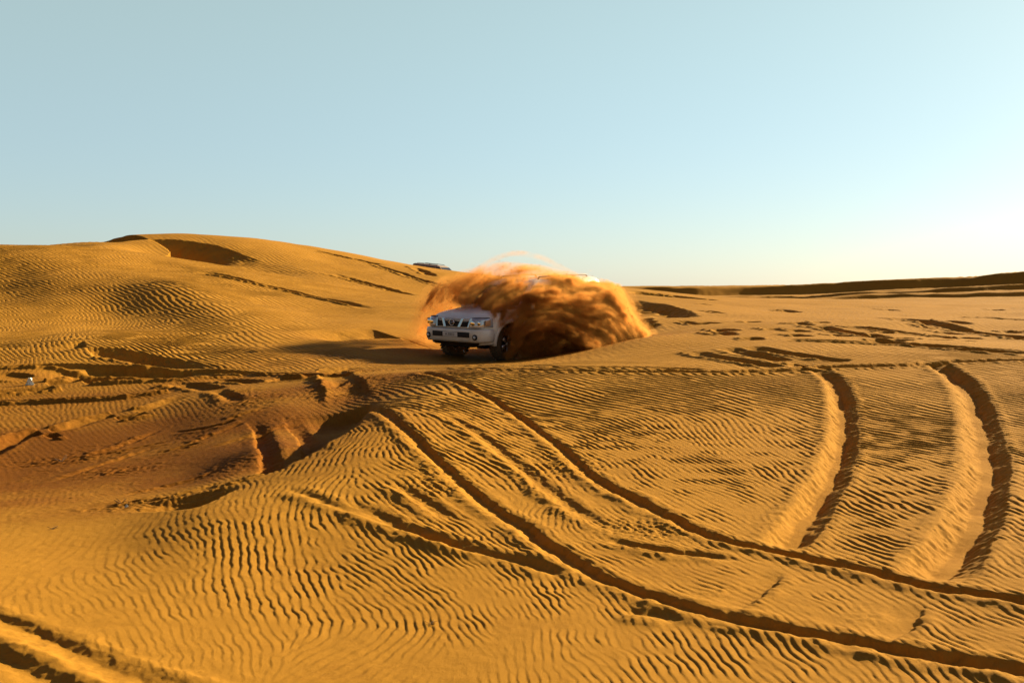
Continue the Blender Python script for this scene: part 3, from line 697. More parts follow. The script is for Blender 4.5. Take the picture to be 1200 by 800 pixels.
def make_suv(label, body_mat='white'):
    root = bpy.data.objects.new('off_road_vehicle', None); COL.objects.link(root)
    root['label'] = label; root['category'] = 'off-road vehicle'
    # ---- lower body, one loft with the wheel openings cut into its lower edge
    rings = []
    xs = sorted(set([round(x, 3) for x in np.arange(-2.5, 2.281, .04)] + [-2.5, 2.28]))
    for x in xs:
        w = lin(x, HALF); t = lin(x, TOP); bot = .42
        for ax in (AX_F, AX_R):
            dx = abs(x - ax)
            if dx < .50: bot = max(bot, WR + math.sqrt(.25 - dx*dx))
        hw = w
        fl = 0.
        for ax in (AX_F, AX_R):
            fl = max(fl, .035 * math.exp(-((abs(x-ax)-.45)/.16)**2), .035 if abs(x-ax) < .45 else 0)
        crown = .035 if x > 1.05 else .0
        half = [(.0, bot if bot < .5 else bot), (hw*.86, bot), (hw-.02+fl, bot+.01), (hw+fl, bot+.04), (hw+.012+fl*.6, max(.80,bot+.06)), (hw+.01, max(.93,bot+.07)), (hw-.02, t-.10), (hw-.05, t-.035), (hw-.12, t-.004), (hw*.6, t+crown*.6), (0, t+crown)]
        pts = [Vector((x, y, z)) for y, z in half] + [Vector((x, -y, z)) for y, z in half[-2:0:-1]]
        rings.append(pts)
    body = link_mesh('body', loft(rings), body_mat, root)
    # bonnet scoop line and panel seams
    for s in (-1, 1):
        bm = bmesh.new(); tube(bm, [(1.1, s*.62, 1.213), (1.5, s*.60, 1.197), (2.0, s*.52, 1.135)], .008, 6)
        link_mesh('bonnet_crease', bm, body_mat, root)
    # ---- cabin
    def ring(z, xf, xb, hw, r=.12):
        pts = []
        for cx_, cy_, a0 in ((xf-r, hw-r, 0), (xb+r, hw-r, 90), (xb+r, -hw+r, 180), (xf-r, -hw+r, 270)):
            for k in range(5):
                a = math.radians(a0 + 90*k/4); pts.append(Vector((cx_+r*math.cos(a), cy_+r*math.sin(a), z)))
        return pts
    CAB = [(1.15,1.10,-2.46,.905,.08),(1.22,1.02,-2.45,.895,.10),(1.72,.42,-2.33,.755,.12),(1.79,.28,-2.28,.715,.14),(1.83,.10,-2.18,.62,.16),(1.85,-.15,-1.9,.42,.2)]
    bm = loft([ring(*c) for c in CAB])
    cabin = link_mesh('cabin', bm, body_mat, root)
    # glass: flat panes just proud of the cabin skin
    def side_x(z, x0, x1): return x0 + (x1-x0)*(z-1.22)/.5
    def hwz(z): return .895 - .14*(z-1.22)/.5
    def pane(name, corners, off, thick=.008):
        c = [Vector(p) for p in corners]; nrm = (c[1]-c[0]).cross(c[3]-c[0]).normalized()
        if nrm.dot(Vector(off)) < 0: nrm = -nrm
        bm = bmesh.new()
        a = [bm.verts.new(p + nrm*.003) for p in c]; b = [bm.verts.new(p + nrm*(.003+thick)) for p in c]
        bm.faces.new(a); bm.faces.new(b[::-1])
        for i in range(4): bm.faces.new((a[i], a[(i+1)%4], b[(i+1)%4], b[i]))
        return link_mesh(name, bm, 'glass', root, smooth=False, bevel=.003)
    for s in (-1, 1):
        z0, z1 = 1.25, 1.685
        for x00, x01, x10, x11 in ((.90,.40,.06,.05), (-.03,-.03,-.98,-.98), (-1.06,-1.06,-2.22,-2.16)):
            pane('side_window', [(x00, s*hwz(z0), z0), (x10, s*hwz(z0), z0), (x11, s*hwz(z1), z1), (x01, s*hwz(z1), z1)], (0,s,0))
    def fx(z): return 1.02 - .60*(z-1.22)/.5
    pane('windscreen', [(fx(1.25), .78, 1.25), (fx(1.25), -.78, 1.25), (fx(1.69), -.65, 1.69), (fx(1.69), .65, 1.69)], (1,0,.5))
    def bx_(z): return -2.45 + .12*(z-1.22)/.5
    pane('rear_window', [(bx_(1.27), .70, 1.27), (bx_(1.27), -.70, 1.27), (bx_(1.66), -.60, 1.66), (bx_(1.66), .60, 1.66)], (-1,0,.2))
    # roof rails
    for s in (-1, 1):
        bm = bmesh.new(); tube(bm, [(.05,s*.60,1.80),(-.02,s*.60,1.885),(-.8,s*.61,1.90),(-1.9,s*.60,1.885),(-1.98,s*.60,1.80)], .018, 8)
        for x in (-.7,-1.35): add_box(bm, (x, s*.605, 1.87), (.06,.03,.07))
        link_mesh('roof_rail', bm, 'trim', root)
    # ---- doors: seams, handles, sill, mouldings
    for s in (-1, 1):
        for x0, x1 in ((.92,-.02), (-.06,-1.02)):
            bm = bmesh.new()
            y = s*.9385
            zb = .50; xr = x1 if x1 > -.5 else x1
            for (a, b_) in (((x0,.52),(x0,1.12)), ((x1,.60 if x1<-.5 else .52),(x1,1.12)), ((x0,.52),(x1,.52 if x1>-.5 else .62))):
                tube(bm, [(a[0], y+s*.005, a[1]), (b_[0], y+s*.005, b_[1])], .005, 5)
            d = link_mesh('door', bm, 'dark', root)
            bm = bmesh.new(); add_box(bm, (x1+.14, s*.958, 1.02), (.16,.03,.035)); link_mesh('handle', bm, 'chrome', d, bevel=.008)
            bm = bmesh.new(); add_box(bm, ((x0+x1)/2, s*.952, .70), (abs(x0-x1)-.04,.03,.07)); link_mesh('door_moulding', bm, body_mat, d, bevel=.01)
        bm = bmesh.new(); add_box(bm, (0, s*.93, .40), (1.85,.16,.05)); link_mesh('side_step', bm, 'trim', root, bevel=.015)
        # arch lips
        for ax in (AX_F, AX_R):
            bm = bmesh.new(); rg = []
            for k in range(17):
                a = math.pi*k/16
                cx_, cz_ = ax + .505*math.cos(a), WR + .505*math.sin(a)
                rg.append([Vector((cx_ + q*math.cos(a), s*yy, cz_ + q*math.sin(a))) for q, yy in ((-.01,.88),(-.01,.985),(.03,.988),(.055,.965),(.055,.88))])
            loft(rg, bm=bm); link_mesh('wheel_arch', bm, body_mat, root)
        # mirrors
        bm = bmesh.new(); add_box(bm, (.86, s*1.06, 1.24), (.12,.20,.17)); mir = link_mesh('door_mirror', bm, body_mat, root, bevel=.035)
        bm = bmesh.new(); add_box(bm, (.797, s*1.06, 1.24), (.006,.15,.12)); link_mesh('mirror_glass', bm, 'chrome', mir, smooth=False)
        bm = bmesh.new(); add_box(bm, (.86, s*.93, 1.21), (.06,.12,.04)); link_mesh('mirror_arm', bm, 'trim', mir, bevel=.01)
    # ---- front: bumper wraps round the corners
    def bumper_ring(x_mid, z0, z1, depth):
        pass
    def wrap(front, hw, z0, z1, back, thick, name, mat, bulge=.03, rc=.26):
        rg = []
        path = []
        sgn = 1 if front > 0 else -1
        xs_ = front - sgn*rc
        path.append((xs_ - sgn*back, hw)); path.append((xs_, hw))
        for k in range(1, 8):
            a = math.radians(90*k/8); path.append((xs_ + sgn*rc*math.sin(a), hw - rc*(1-math.cos(a))))
        path.append((front, hw-rc))
        for k in range(1, 9): 
            yy = (hw-rc)*(1-k/8); path.append((front + sgn*bulge*(1-(yy/(hw-rc))**2), yy))
        full = path + [(a, -b_) for a, b_ in path[-2::-1]]
        for i, (x, y) in enumerate(full):
            x2, y2 = full[min(i+1, len(full)-1)]; x1_, y1_ = full[max(i-1,0)]
            t = Vector((x2-x1_, y2-y1_, 0)).normalized(); nn = Vector((-t.y, t.x, 0))
            if nn.dot(Vector((x, y, 0))) < 0: nn = -nn
            p = Vector((x, y, 0))
            rg.append([p - nn*thick + Vector((0,0,z0+.03)), p - nn*.03 + Vector((0,0,z0)), p + Vector((0,0,z0+.05)), p + Vector((0,0,z1-.05)), p - nn*.025 + Vector((0,0,z1)), p - nn*thick + Vector((0,0,z1))])
        return link_mesh(name, loft(rg), mat, root)
    fb = wrap(2.44, .955, .49, .79, .16, .22, 'front_bumper', body_mat)
    fs = wrap(2.33, .84, .41, .50, .10, .22, 'bumper_skirt', 'trim')
    # lower intake with the plate in it
    bm = bmesh.new(); add_box(bm, (2.463, 0, .665), (.02, 1.16, .12)); link_mesh('air_intake', bm, 'dark', fb, bevel=.006)
    bm = bmesh.new(); add_box(bm, (2.482, 0, .665), (.012, .46, .105)); pl = link_mesh('number_plate', bm, 'plate', fb, bevel=.003)
    for s in (-1, 1):
        bm = bmesh.new(); lathe(bm, [(0,0),(.03,0),(.035,.05),(.03,.066),(0,.066)], 24)
        bmesh.ops.rotate(bm, verts=bm.verts, matrix=Matrix.Rotation(-math.pi/2, 3, 'Z'))
        bmesh.ops.translate(bm, verts=bm.verts, vec=(2.425, s*.735, .615)); fg = link_mesh('fog_lamp', bm, 'dark', root)
        bm = bmesh.new(); lathe(bm, [(0,0),(.02,0),(.012,.036),(0,.04)], 20)
        bmesh.ops.rotate(bm, verts=bm.verts, matrix=Matrix.Rotation(-math.pi/2, 3, 'Z'))
        bmesh.ops.translate(bm, verts=bm.verts, vec=(2.455, s*.735, .615)); link_mesh('fog_lens', bm, 'lamp', fg)
    # grille block
    bm = bmesh.new()
    rg = []
    for z, x in ((.80,2.385),(.84,2.40),(1.00,2.375),(1.045,2.33)):
        rg.append([Vector((x - .10*abs(y/.84)**3, y, z)) for y in np.linspace(-.84,.84,21)] + [Vector((2.15, .84, z)), Vector((2.15,-.84,z))])
    link_mesh('nose_panel', loft(rg), body_mat, root)
    bm = bmesh.new()
    def gx(z): return lin(z, [(.80,2.385),(.84,2.40),(1.0,2.375),(1.045,2.33)])
    rg = []
    for z in (.835,.93,1.015):
        rg.append([Vector((gx(z)+.006 - .02*abs(y/.5)**2, y, z)) for y in np.linspace(-.50,.50,9)] + [Vector((2.3,.5,z)), Vector((2.3,-.5,z))])
    gr = link_mesh('grille', loft(rg), 'dark', root)
    bm = bmesh.new()
    for z in (.865,.895,.925,.955,.985): add_box(bm, (gx(z)+.008, 0, z), (.012,.94,.008))
    link_mesh('grille_mesh', bm, 'trim', gr)
    for s in (-1, 1):
        bm = bmesh.new()
        a, b_ = s*.175, s*.275
        v = [bm.verts.new(p) for p in ((gx(.83)+.03, a, .825), (gx(.83)+.03, a+s*.085, .825), (gx(1.02)+.03, b_+s*.085, 1.03), (gx(1.02)+.03, b_, 1.03))]
        f = bm.faces.new(v); r_ = bmesh.ops.extrude_face_region(bm, geom=[f]); bmesh.ops.translate(bm, verts=[e for e in r_['geom'] if isinstance(e, bmesh.types.BMVert)], vec=(-.05,0,0))
        link_mesh('grille_bar', bm, 'chrome', gr, smooth=False, bevel=.008)
        bm = bmesh.new()
        v = [bm.verts.new(p) for p in ((gx(.83)+.015, s*.47, .825), (gx(.83)+.015, s*.515, .825), (gx(1.02)+.0, s*.56, 1.03), (gx(1.02)+.0, s*.515, 1.03))]
        f = bm.faces.new(v); r_ = bmesh.ops.extrude_face_region(bm, geom=[f]); bmesh.ops.translate(bm, verts=[e for e in r_['geom'] if isinstance(e, bmesh.types.BMVert)], vec=(-.05,0,0))
        link_mesh('grille_bar', bm, 'chrome', gr, smooth=False, bevel=.006)
    # round badge with its cross bar
    bm = bmesh.new()
    tor = []
    for k in range(28):
        a = 2*math.pi*k/28; c_ = Vector((gx(.93)+.03, .068*math.cos(a), .93+.068*math.sin(a)))
        rad = Vector((0, math.cos(a), math.sin(a)))
        tor.append([c_ + rad*.011*math.cos(b) + Vector((1,0,0))*.011*math.sin(b) for b in [2*math.pi*q/8 for q in range(8)]])
    tor.append([v.copy() for v in tor[0]])
    loft(tor, bm=bm, caps=False); bmesh.ops.remove_doubles(bm, verts=bm.verts, dist=1e-5)
    add_box(bm, (gx(.93)+.034, 0, .93), (.014,.185,.036))
    bg_ = link_mesh('badge', bm, 'chrome', gr)
    def letters(txt, size, loc, parent, mat, name, depth=.002):
        cu = bpy.data.curves.new(name, 'FONT'); cu.body = txt; cu.size = size; cu.extrude = depth; cu.align_x = 'CENTER'; cu.align_y = 'CENTER'
        to = bpy.data.objects.new(name, cu); COL.objects.link(to)
        dg = bpy.context.evaluated_depsgraph_get(); me = bpy.data.meshes.new_from_object(to.evaluated_get(dg))
        bpy.data.objects.remove(to)
        me.transform(Matrix.Translation(loc) @ Matrix.Rotation(math.pi/2, 4, 'Z') @ Matrix.Rotation(math.pi/2, 4, 'X'))
        me.materials.clear(); me.materials.append(M[mat])
        o = bpy.data.objects.new(name, me); COL.objects.link(o); o.parent = parent
        return o
    letters('NISSAN', .036, (gx(.93)+.043, 0, .93), gr, 'ink', 'badge_lettering')
    # headlamps: wrap-round clear units
    for s in (-1, 1):
        rg = []
        for z in (.825,.86,.99,1.03):
            xo = gx(z)
            ys = np.linspace(.57, .875, 8)
            fr = [Vector((xo + .022 - .02*((y-.57)/.3)**2 - .16*max(0,(y-.57)/.305)**4, s*y, z)) for y in ys]
            rg.append(fr + [Vector((2.05, s*.945, z)), Vector((2.05, s*.6, z))])
        hl = link_mesh('headlight', loft(rg), 'lamp', root)
        for yy, rr_ in ((.655,.062),(.79,.055)):
            bm = bmesh.new(); lathe(bm, [(0,0),(.012,0),(.02,rr_*.8),(.012,rr_),(0,rr_)], 20)
            bmesh.ops.rotate(bm, verts=bm.verts, matrix=Matrix.Rotation(-math.pi/2, 3, 'Z'))
            bmesh.ops.translate(bm, verts=bm.verts, vec=(gx(.93)+(.022 if yy<.7 else -.03), s*yy, .93)); link_mesh('reflector', bm, 'bulb', hl)
        bm = bmesh.new(); add_box(bm, (2.20, s*.925, .93), (.16,.03,.13)); link_mesh('indicator', bm, 'amber', hl, bevel=.01)
        rg = [[Vector((gx(z)+.004+dx-.16*max(0,(y-.57)/.305)**4*.98, s*y, z)) for y in np.linspace(.56,.88,8) for _ in (0,)] + [Vector((2.1,s*.9,z)),Vector((2.1,s*.6,z))] for z, dx in ((1.032,.004),(1.046,-.01))]
        link_mesh('headlight_trim', loft(rg), 'trim', root)
    # wipers
    for y0 in (.05,.62):
        bm = bmesh.new(); tube(bm, [(1.06,y0,1.215),(fx(1.32)+.03,y0-.22,1.34),(fx(1.36)+.025,y0-.5,1.38)], .009, 6); link_mesh('wiper', bm, 'dark', root)
    # ---- rear
    wrap(-2.58, .93, .45, .72, .10, .22, 'rear_bumper', body_mat)
    for s in (-1, 1):
        bm = bmesh.new(); add_box(bm, (-2.49, s*.86, .90), (.10,.14,.30)); link_mesh('tail_light', bm, 'red', root, bevel=.02)
    bm = bmesh.new(); lathe(bm, [(-.10,.0),(.10,.0),(.10,.30),(.07,.37),(-.07,.37),(-.10,.30)], 32)
    bmesh.ops.rotate(bm, verts=bm.verts, matrix=Matrix.Rotation(math.pi/2, 3, 'Z')); bmesh.ops.translate(bm, verts=bm.verts, vec=(-2.66, .12, 1.0)); link_mesh('spare_wheel', bm, 'tyre', root)
    # chassis, differential and tow hooks seen under the nose
    bm = bmesh.new()
    add_box(bm, (0,0,.45), (4.3,1.2,.12)); add_box(bm, (AX_F,0,.38), (.12,1.5,.10)); add_box(bm, (AX_R,0,.38), (.12,1.5,.10)); add_box(bm, (AX_F,.15,.37), (.26,.28,.22)); add_box(bm, (2.1,0,.42), (.3,1.0,.12))
    link_mesh('chassis', bm, 'dark', root, bevel=.02)
    for s in (-1, 1):
        bm = bmesh.new(); tube(bm, [(2.30,s*.36,.36),(2.40,s*.36,.33),(2.43,s*.36,.29),(2.38,s*.36,.26),(2.31,s*.36,.28)], .012, 6); link_mesh('tow_hook', bm, 'chrome', root)
    # ---- wheels
    steer = math.radians(-4)
    for ax, s in ((AX_F,1),(AX_F,-1),(AX_R,1),(AX_R,-1)):
        w = bpy.data.objects.new('wheel', None); COL.objects.link(w); w.parent = root; w.location = (ax, s*.80, WR)
        w.rotation_euler = (0, random.uniform(0,1), steer if ax > 0 else 0)
        bm = bmesh.new()
        lathe(bm, [(-.125,.24),(-.135,.30),(-.13,.365),(-.10,.392),(-.03,.40),(.03,.40),(.10,.392),(.13,.365),(.135,.30),(.125,.24)], 48)
        for k in range(36):
            a = 2*math.pi*k/36
            for yy, off in ((.085,0),(-.085,.5)):
                a2 = a + off*2*math.pi/36
                add_box(bm, (.398*math.cos(a2), yy, .398*math.sin(a2)), (.02,.07,.04), Matrix.Rotation(-a2, 3, 'Y'))
        link_mesh('tyre', bm, 'tyre', w)
        bm = bmesh.new()
        lathe(bm, [(-.11,.235),(.10,.235),(.118,.243),(.118,.228),(.09,.215),(-.10,.215)], 40)
        fy = s*.085
        for k in range(6):
            a = 2*math.pi*k/6
            c_, s_ = math.cos(a), math.sin(a)
            tpts = [(.05,.035,.0),(.13,.034,.012),(.222,.05,.02)]
            rg = []
            for rr_, hw_, dy in tpts:
                ctr = Vector((rr_*c_, fy + s*dy, rr_*s_)); tan = Vector((-s_, 0, c_))
                rg.append([ctr - tan*hw_ + Vector((0,.014,0)), ctr + tan*hw_ + Vector((0,.014,0)), ctr + tan*hw_ - Vector((0,.014,0)), ctr - tan*hw_ - Vector((0,.014,0))])
            loft(rg, bm=bm)
        lathe(bm, [(fy-.03,0),(fy+.03,0),(fy+.03,.055),(fy-.03,.06)], 24)
        link_mesh('rim', bm, 'rim', w)
        bm = bmesh.new(); lathe(bm, [(-.06,0),(.02*s,0),(.02*s,.21),(-.06,.21)], 24); link_mesh('brake_disc', bm, 'dark', w)
        bm = bmesh.new(); lathe(bm, [(fy+s*.028,0),(fy+s*.04,0),(fy+s*.036,.03),(fy+s*.028,.036)], 16); link_mesh('hub_cap', bm, 'trim', w)
    # plate characters: small dark strokes, unreadable at this distance as in the photo
    letters('A 35812', .085, (2.4895, 0, .665), pl, 'ink', 'plate_lettering')
    return root

YAW = math.radians(41)
suv = make_suv('dusty white off-road vehicle with its nose clear of the orange sand spray hiding its cabin')
CARX, CARY = .22, 24.6
heading = math.atan2(-math.cos(YAW), -math.sin(YAW))
hx, hy = math.cos(heading), math.sin(heading)
zf = np.mean([terrain_z(CARX + 1.485*hx + s*.8*-hy, CARY + 1.485*hy + s*.8*hx) for s in (-1,1)])
zr_ = np.mean([terrain_z(CARX - 1.485*hx + s*.8*-hy, CARY - 1.485*hy + s*.8*hx) for s in (-1,1)])
print('car z', zf, zr_)
suv.location = (CARX, CARY, (zf+zr_)/2 - .03)
suv.rotation_euler = (math.radians(-1.0), math.atan2(zr_-zf, 2.97), heading)
# ------------------------------------------------------------------ thrown sand
def hash3(n=64):
    return rng.random((n, n, n)).astype(np.float32) * 2 - 1
_N3 = hash3()
def n3(x, y, z):
    xi = np.floor(x).astype(np.int32); yi = np.floor(y).astype(np.int32); zi = np.floor(z).astype(np.int32)
    fx = (x - xi).astype(np.float32); fy = (y - yi).astype(np.float32); fz = (z - zi).astype(np.float32)
    fx = fx*fx*(3-2*fx); fy = fy*fy*(3-2*fy); fz = fz*fz*(3-2*fz)
    xi &= 63; yi &= 63; zi &= 63; x1 = (xi+1) & 63; y1 = (yi+1) & 63; z1 = (zi+1) & 63
    def mixx(a, b): 
        p = _N3[xi,a,b]; return p + (_N3[x1,a,b]-p)*fx
    c0 = mixx(yi, zi); c0 += (mixx(y1, zi)-c0)*fy
    c1 = mixx(yi, z1); c1 += (mixx(y1, z1)-c1)*fy
    return c0 + (c1-c0)*fz

VH = .030
VMIN = np.array([-3.4, 20.6, -.15]); VMAX = np.array([4.4, 28.2, 3.15])
VN = np.ceil((VMAX-VMIN)/VH).astype(int) + 1
VMAX = VMIN + (VN-1)*VH
vx, vy, vz = np.meshgrid(*[(VMIN[k] + VH*np.arange(VN[k])).astype(np.float32) for k in range(3)], indexing='ij')
print('voxels', VN, VN.prod())
env = np.zeros(vx.shape, np.float32)
thin = np.zeros(vx.shape, np.float32)   # translucent veil
# puffs: picture position, distance, half sizes (px, px, metres), strength -> placed as ellipsoids at their true place and size
PUFF = [
 (674,329,24.6,34,9,.8,.75),(640,324,24.3,24,7,.6,.45),(700,330,25.2,16,11,1.0,.95),(702,341,24.6,18,9,.7,.7),(690,352,24.0,20,10,.5,.6),
 (590,378,22.8,12,16,.4,.9),(584,360,23.1,12,9,.45,.7),
 (612,388,22.75,20,24,.45,1.0),(640,384,23.1,30,27,.55,1.3),(672,378,23.5,32,30,.6,1.4),(705,380,23.9,30,22,.6,1.3),(726,388,24.3,18,11,.5,1.2),
 (648,356,23.7,34,18,.6,1.2),(610,362,23.3,30,15,.5,1.0),(580,352,23.6,26,9,.55,1.0),(556,347,23.9,20,7,.5,.7),
 (596,338,24.3,32,8,.7,.8),(640,339,24.4,30,7,.6,.6),(610,326,24.6,34,8,.6,.3),(676,358,24.1,26,13,.6,.9),(700,366,24.6,22,11,.6,.7),(722,378,24.8,20,9,.6,.8),(690,346,24.8,28,14,.6,.32),(716,364,25,20,12,.6,.3),
 (545,333,25.2,22,12,.8,.42),(575,324,25.2,24,9,.8,.45),(560,338,24.8,24,9,.7,.5),(690,340,25.2,24,10,.7,.4),
 (640,404,22.85,40,9,.4,1.0),(690,396,23.6,38,8,.4,1.0),(590,414,22.6,22,5,.3,.6),(732,391,24.2,19,6,.4,.8),
 (507,372,25.6,16,20,.9,.16),(497,388,25.4,14,12,.9,.18),(525,350,25.8,20,16,1.0,.2),(540,410,22.6,16,6,.4,.12),
 (752,392,26,10,8,.6,.2),(600,408,22.3,12,12,.3,.35),
]
for px, py, d, rx, ry, rd, s in PUFF:
    if py < 352: py += 5; ry *= .85
    if px > 650 and py < 372: py += 7; ry *= .85
    cx_, cy_, cz_ = at_depth(px, py, d); k = d / FPX
    q = ((vx-cx_)/(rx*k*1.15))**2 + ((vy-cy_)/(rd*1.15))**2 + ((vz-cz_)/(ry*k*1.15))**2
    g_ = np.exp(-q*1.1); env += s * g_
    if s < .5: thin += s * g_
def arc_puff(pts, d0, d1, rpx, s):
    pts = np.array(pts, float); n_ = 40
    t = np.linspace(0, len(pts)-1, n_); i = np.minimum(t.astype(int), len(pts)-2); f = t-i
    p0 = pts[np.maximum(i-1,0)]; p1 = pts[i]; p2 = pts[i+1]; p3 = pts[np.minimum(i+2,len(pts)-1)]; f = f[:,None]
    P_ = .5*((2*p1)+(-p0+p2)*f+(2*p0-5*p1+4*p2-p3)*f*f+(-p0+3*p1-3*p2+p3)*f**3)
    best = np.zeros_like(env)
    for q, (a, b) in enumerate(P_):
        d = d0 + (d1-d0)*q/(n_-1); cx_, cy_, cz_ = at_depth(a, b, d); r_ = rpx*d/FPX
        i0 = np.maximum(((np.array([cx_,cy_,cz_])-VMIN)/VH - r_*3.2/VH*np.array([1,2,1])).astype(int), 0); i1 = ((np.array([cx_,cy_,cz_])-VMIN)/VH + r_*3.2/VH*np.array([1,2,1])).astype(int)+1
        sl = tuple(slice(int(a_), int(max(a_, b_))) for a_, b_ in zip(i0, i1))
        qq = ((vx[sl]-cx_)**2 + ((vy[sl]-cy_)/2)**2 + (vz[sl]-cz_)**2)/r_**2
        best[sl] = np.maximum(best[sl], np.exp(-qq))
    env[...] += .3*s*best; thin[...] += 2.2*s*best
arc_puff([(590,332),(602,320),(632,316),(664,325),(696,342),(726,363),(750,385)], 24.6, 24.8, 4.5, .42)
arc_puff([(640,328),(680,340),(714,358),(742,383)], 24.2, 24.5, 6, .42)
arc_puff([(515,362),(528,338),(552,322),(590,314),(612,318)], 25.4, 25.0, 6, .35)
arc_puff([(556,320),(574,306),(602,297),(632,301),(655,312),(672,322)], 25.6, 25.2, 4.5, .13)
arc_puff([(585,330),(612,318),(650,325),(690,342),(732,372)], 25.2, 25.0, 8, .22)
arc_puff([(690,340),(722,357),(748,377),(764,394)], 25.6, 25.8, 6, .2)
print('env', time.time()-T0)
act = (env > .02) | (thin > .02)
cx_, cy_, cz_ = at_depth(583, 402, 22.5)
env -= 1.3*np.exp(-(((vx-cx_)/.25)**2 + ((vy-cy_)/.9)**2 + ((vz-cz_)/.28)**2))
act = env > .02
ax_, ay_, az_ = vx[act], vy[act], vz[act]; e = np.tanh(np.maximum(env[act], 0)*.9)
x0, _, z0 = at_depth(655, 452, 24.0)
w1 = n3(ax_*1.3, ay_*1.3, az_*1.3+7); w2 = n3(ax_*1.3+31, ay_*1.3, az_*1.3+3)
ux = ax_ + .16*w1 - x0; uz = az_ + .16*w2 - z0
rho = np.hypot(ux, uz); phi = np.arctan2(ux, uz)
def stk(f, st, sd, ky=.6):
    return n3(rho*f+sd, phi*rho*f/st+sd*1.7, ay_*f*ky+sd*.3)
nz = .40*stk(2.6, 1.8, 1) + .34*stk(5.5, 3., 5) + .32*stk(10, 3.6, 9, .8) + .17*n3(ax_*6, ay_*6, az_*6) + .22*stk(17, 4., 13) + .12*n3(ax_*13, ay_*13, az_*13) + .12*stk(30, 3, 17)
cut = .22 + .34*e
d_ = e * 1.05 + nz * (.25 + 1.15*e) - cut
d_ = np.clip(d_, 0, 1.3)
den = np.zeros_like(env)
den[act] = np.clip(np.clip(d_, 0, 1) * (.3 + .7*e) * np.exp(3.9*(nz-.10)) , 0, 3.0) + .014*np.clip(e*3,0,1)*(1+1.5*nz)
den[act] += np.minimum(thin[act], .9) * .13 * np.clip(.5 + 1.5*nz, 0, 2)
edge = np.minimum.reduce([vx-VMIN[0], VMAX[0]-vx, vy-VMIN[1], VMAX[1]-vy, vz-VMIN[2]+.2, VMAX[2]-vz])
den *= np.clip(edge/.15, 0, 1)
den[den < .004] = 0
print('density', time.time()-T0, float(den.max()), float((den>0).mean()))

def volume_object(name, den, mat):
    nxv, nyv, nzv = [int(v) for v in VN]
    me = bpy.data.meshes.new(name)
    nv = den.size
    me.vertices.add(nv)
    # the carrier points hold nothing but the density values; the modifier replaces them with the volume
    at = me.attributes.new('dens', 'FLOAT', 'POINT'); at.data.foreach_set('value', den.ravel().astype(np.float32))
    o = bpy.data.objects.new(name, me); COL.objects.link(o)
    ng = bpy.data.node_groups.new('thrown sand volume', 'GeometryNodeTree')
    ng.interface.new_socket('Geometry', in_out='INPUT', socket_type='NodeSocketGeometry')
    ng.interface.new_socket('Geometry', in_out='OUTPUT', socket_type='NodeSocketGeometry')
    N = ng.nodes; L = ng.links
    gi_ = N.new('NodeGroupInput'); go = N.new('NodeGroupOutput')
    pos = N.new('GeometryNodeInputPosition')
    sub_ = N.new('ShaderNodeVectorMath'); sub_.operation = 'SUBTRACT'; sub_.inputs[1].default_value = tuple(VMIN - VH*.5)
    L.new(pos.outputs[0], sub_.inputs[0])
    dv = N.new('ShaderNodeVectorMath'); dv.operation = 'SCALE'; dv.inputs['Scale'].default_value = 1/VH; L.new(sub_.outputs[0], dv.inputs[0])
    fl_ = N.new('ShaderNodeVectorMath'); fl_.operation = 'FLOOR'; L.new(dv.outputs[0], fl_.inputs[0])
    dt = N.new('ShaderNodeVectorMath'); dt.operation = 'DOT_PRODUCT'; dt.inputs[1].default_value = (nyv*nzv, nzv, 1); L.new(fl_.outputs[0], dt.inputs[0])
    sx = N.new('ShaderNodeSeparateXYZ'); L.new(fl_.outputs[0], sx.inputs[0])
    # integer arithmetic keeps the index exact
    def im(op, a, b):
        n_ = N.new('FunctionNodeIntegerMath'); n_.operation = op
        for k_, v in ((0,a),(1,b)):
            if isinstance(v, int): n_.inputs[k_].default_value = v
            else: L.new(v, n_.inputs[k_])
        return n_.outputs[0]
    idx = im('ADD', im('ADD', im('MULTIPLY', sx.outputs[0], nyv*nzv), im('MULTIPLY', sx.outputs[1], nzv)), sx.outputs[2])
    na = N.new('GeometryNodeInputNamedAttribute'); na.data_type = 'FLOAT'; na.inputs['Name'].default_value = 'dens'
    si = N.new('GeometryNodeSampleIndex'); si.data_type = 'FLOAT'; si.domain = 'POINT'; si.clamp = True
    L.new(gi_.outputs[0], si.inputs['Geometry']); L.new(na.outputs[0], si.inputs['Value']); L.new(idx, si.inputs['Index'])
    vc = N.new('GeometryNodeVolumeCube')
    L.new(si.outputs[0], vc.inputs['Density'])
    vc.inputs['Min'].default_value = tuple(VMIN); vc.inputs['Max'].default_value = tuple(VMAX)
    vc.inputs['Resolution X'].default_value = nxv; vc.inputs['Resolution Y'].default_value = nyv; vc.inputs['Resolution Z'].default_value = nzv
    sm = N.new('GeometryNodeSetMaterial'); sm.inputs['Material'].default_value = mat
    L.new(vc.outputs[0], sm.inputs['Geometry']); L.new(sm.outputs[0], go.inputs[0])
    md = o.modifiers.new('volume', 'NODES'); md.node_group = ng
    me.materials.append(mat)
    o['kind'] = 'stuff'
    return o
def dust_mat():
    m = bpy.data.materials.new('flying sand'); m.use_nodes = True; nt = m.node_tree; nt.nodes.clear()
    out = nd(nt, 'ShaderNodeOutputMaterial'); pv = nd(nt, 'ShaderNodeVolumePrincipled')
    pv.inputs['Color'].default_value = DUST_COL; pv.inputs['Density'].default_value = DUST_DEN; pv.inputs['Anisotropy'].default_value = .45
    nt.links.new(pv.outputs[0], out.inputs['Volume'])
    return m
DUST_COL = (.82, .40, .10, 1); DUST_DEN = 34.
sand_spray = volume_object('sand_spray', den, dust_mat())
sand_spray['label'] = 'billowing orange brown sand thrown up around the white vehicle'

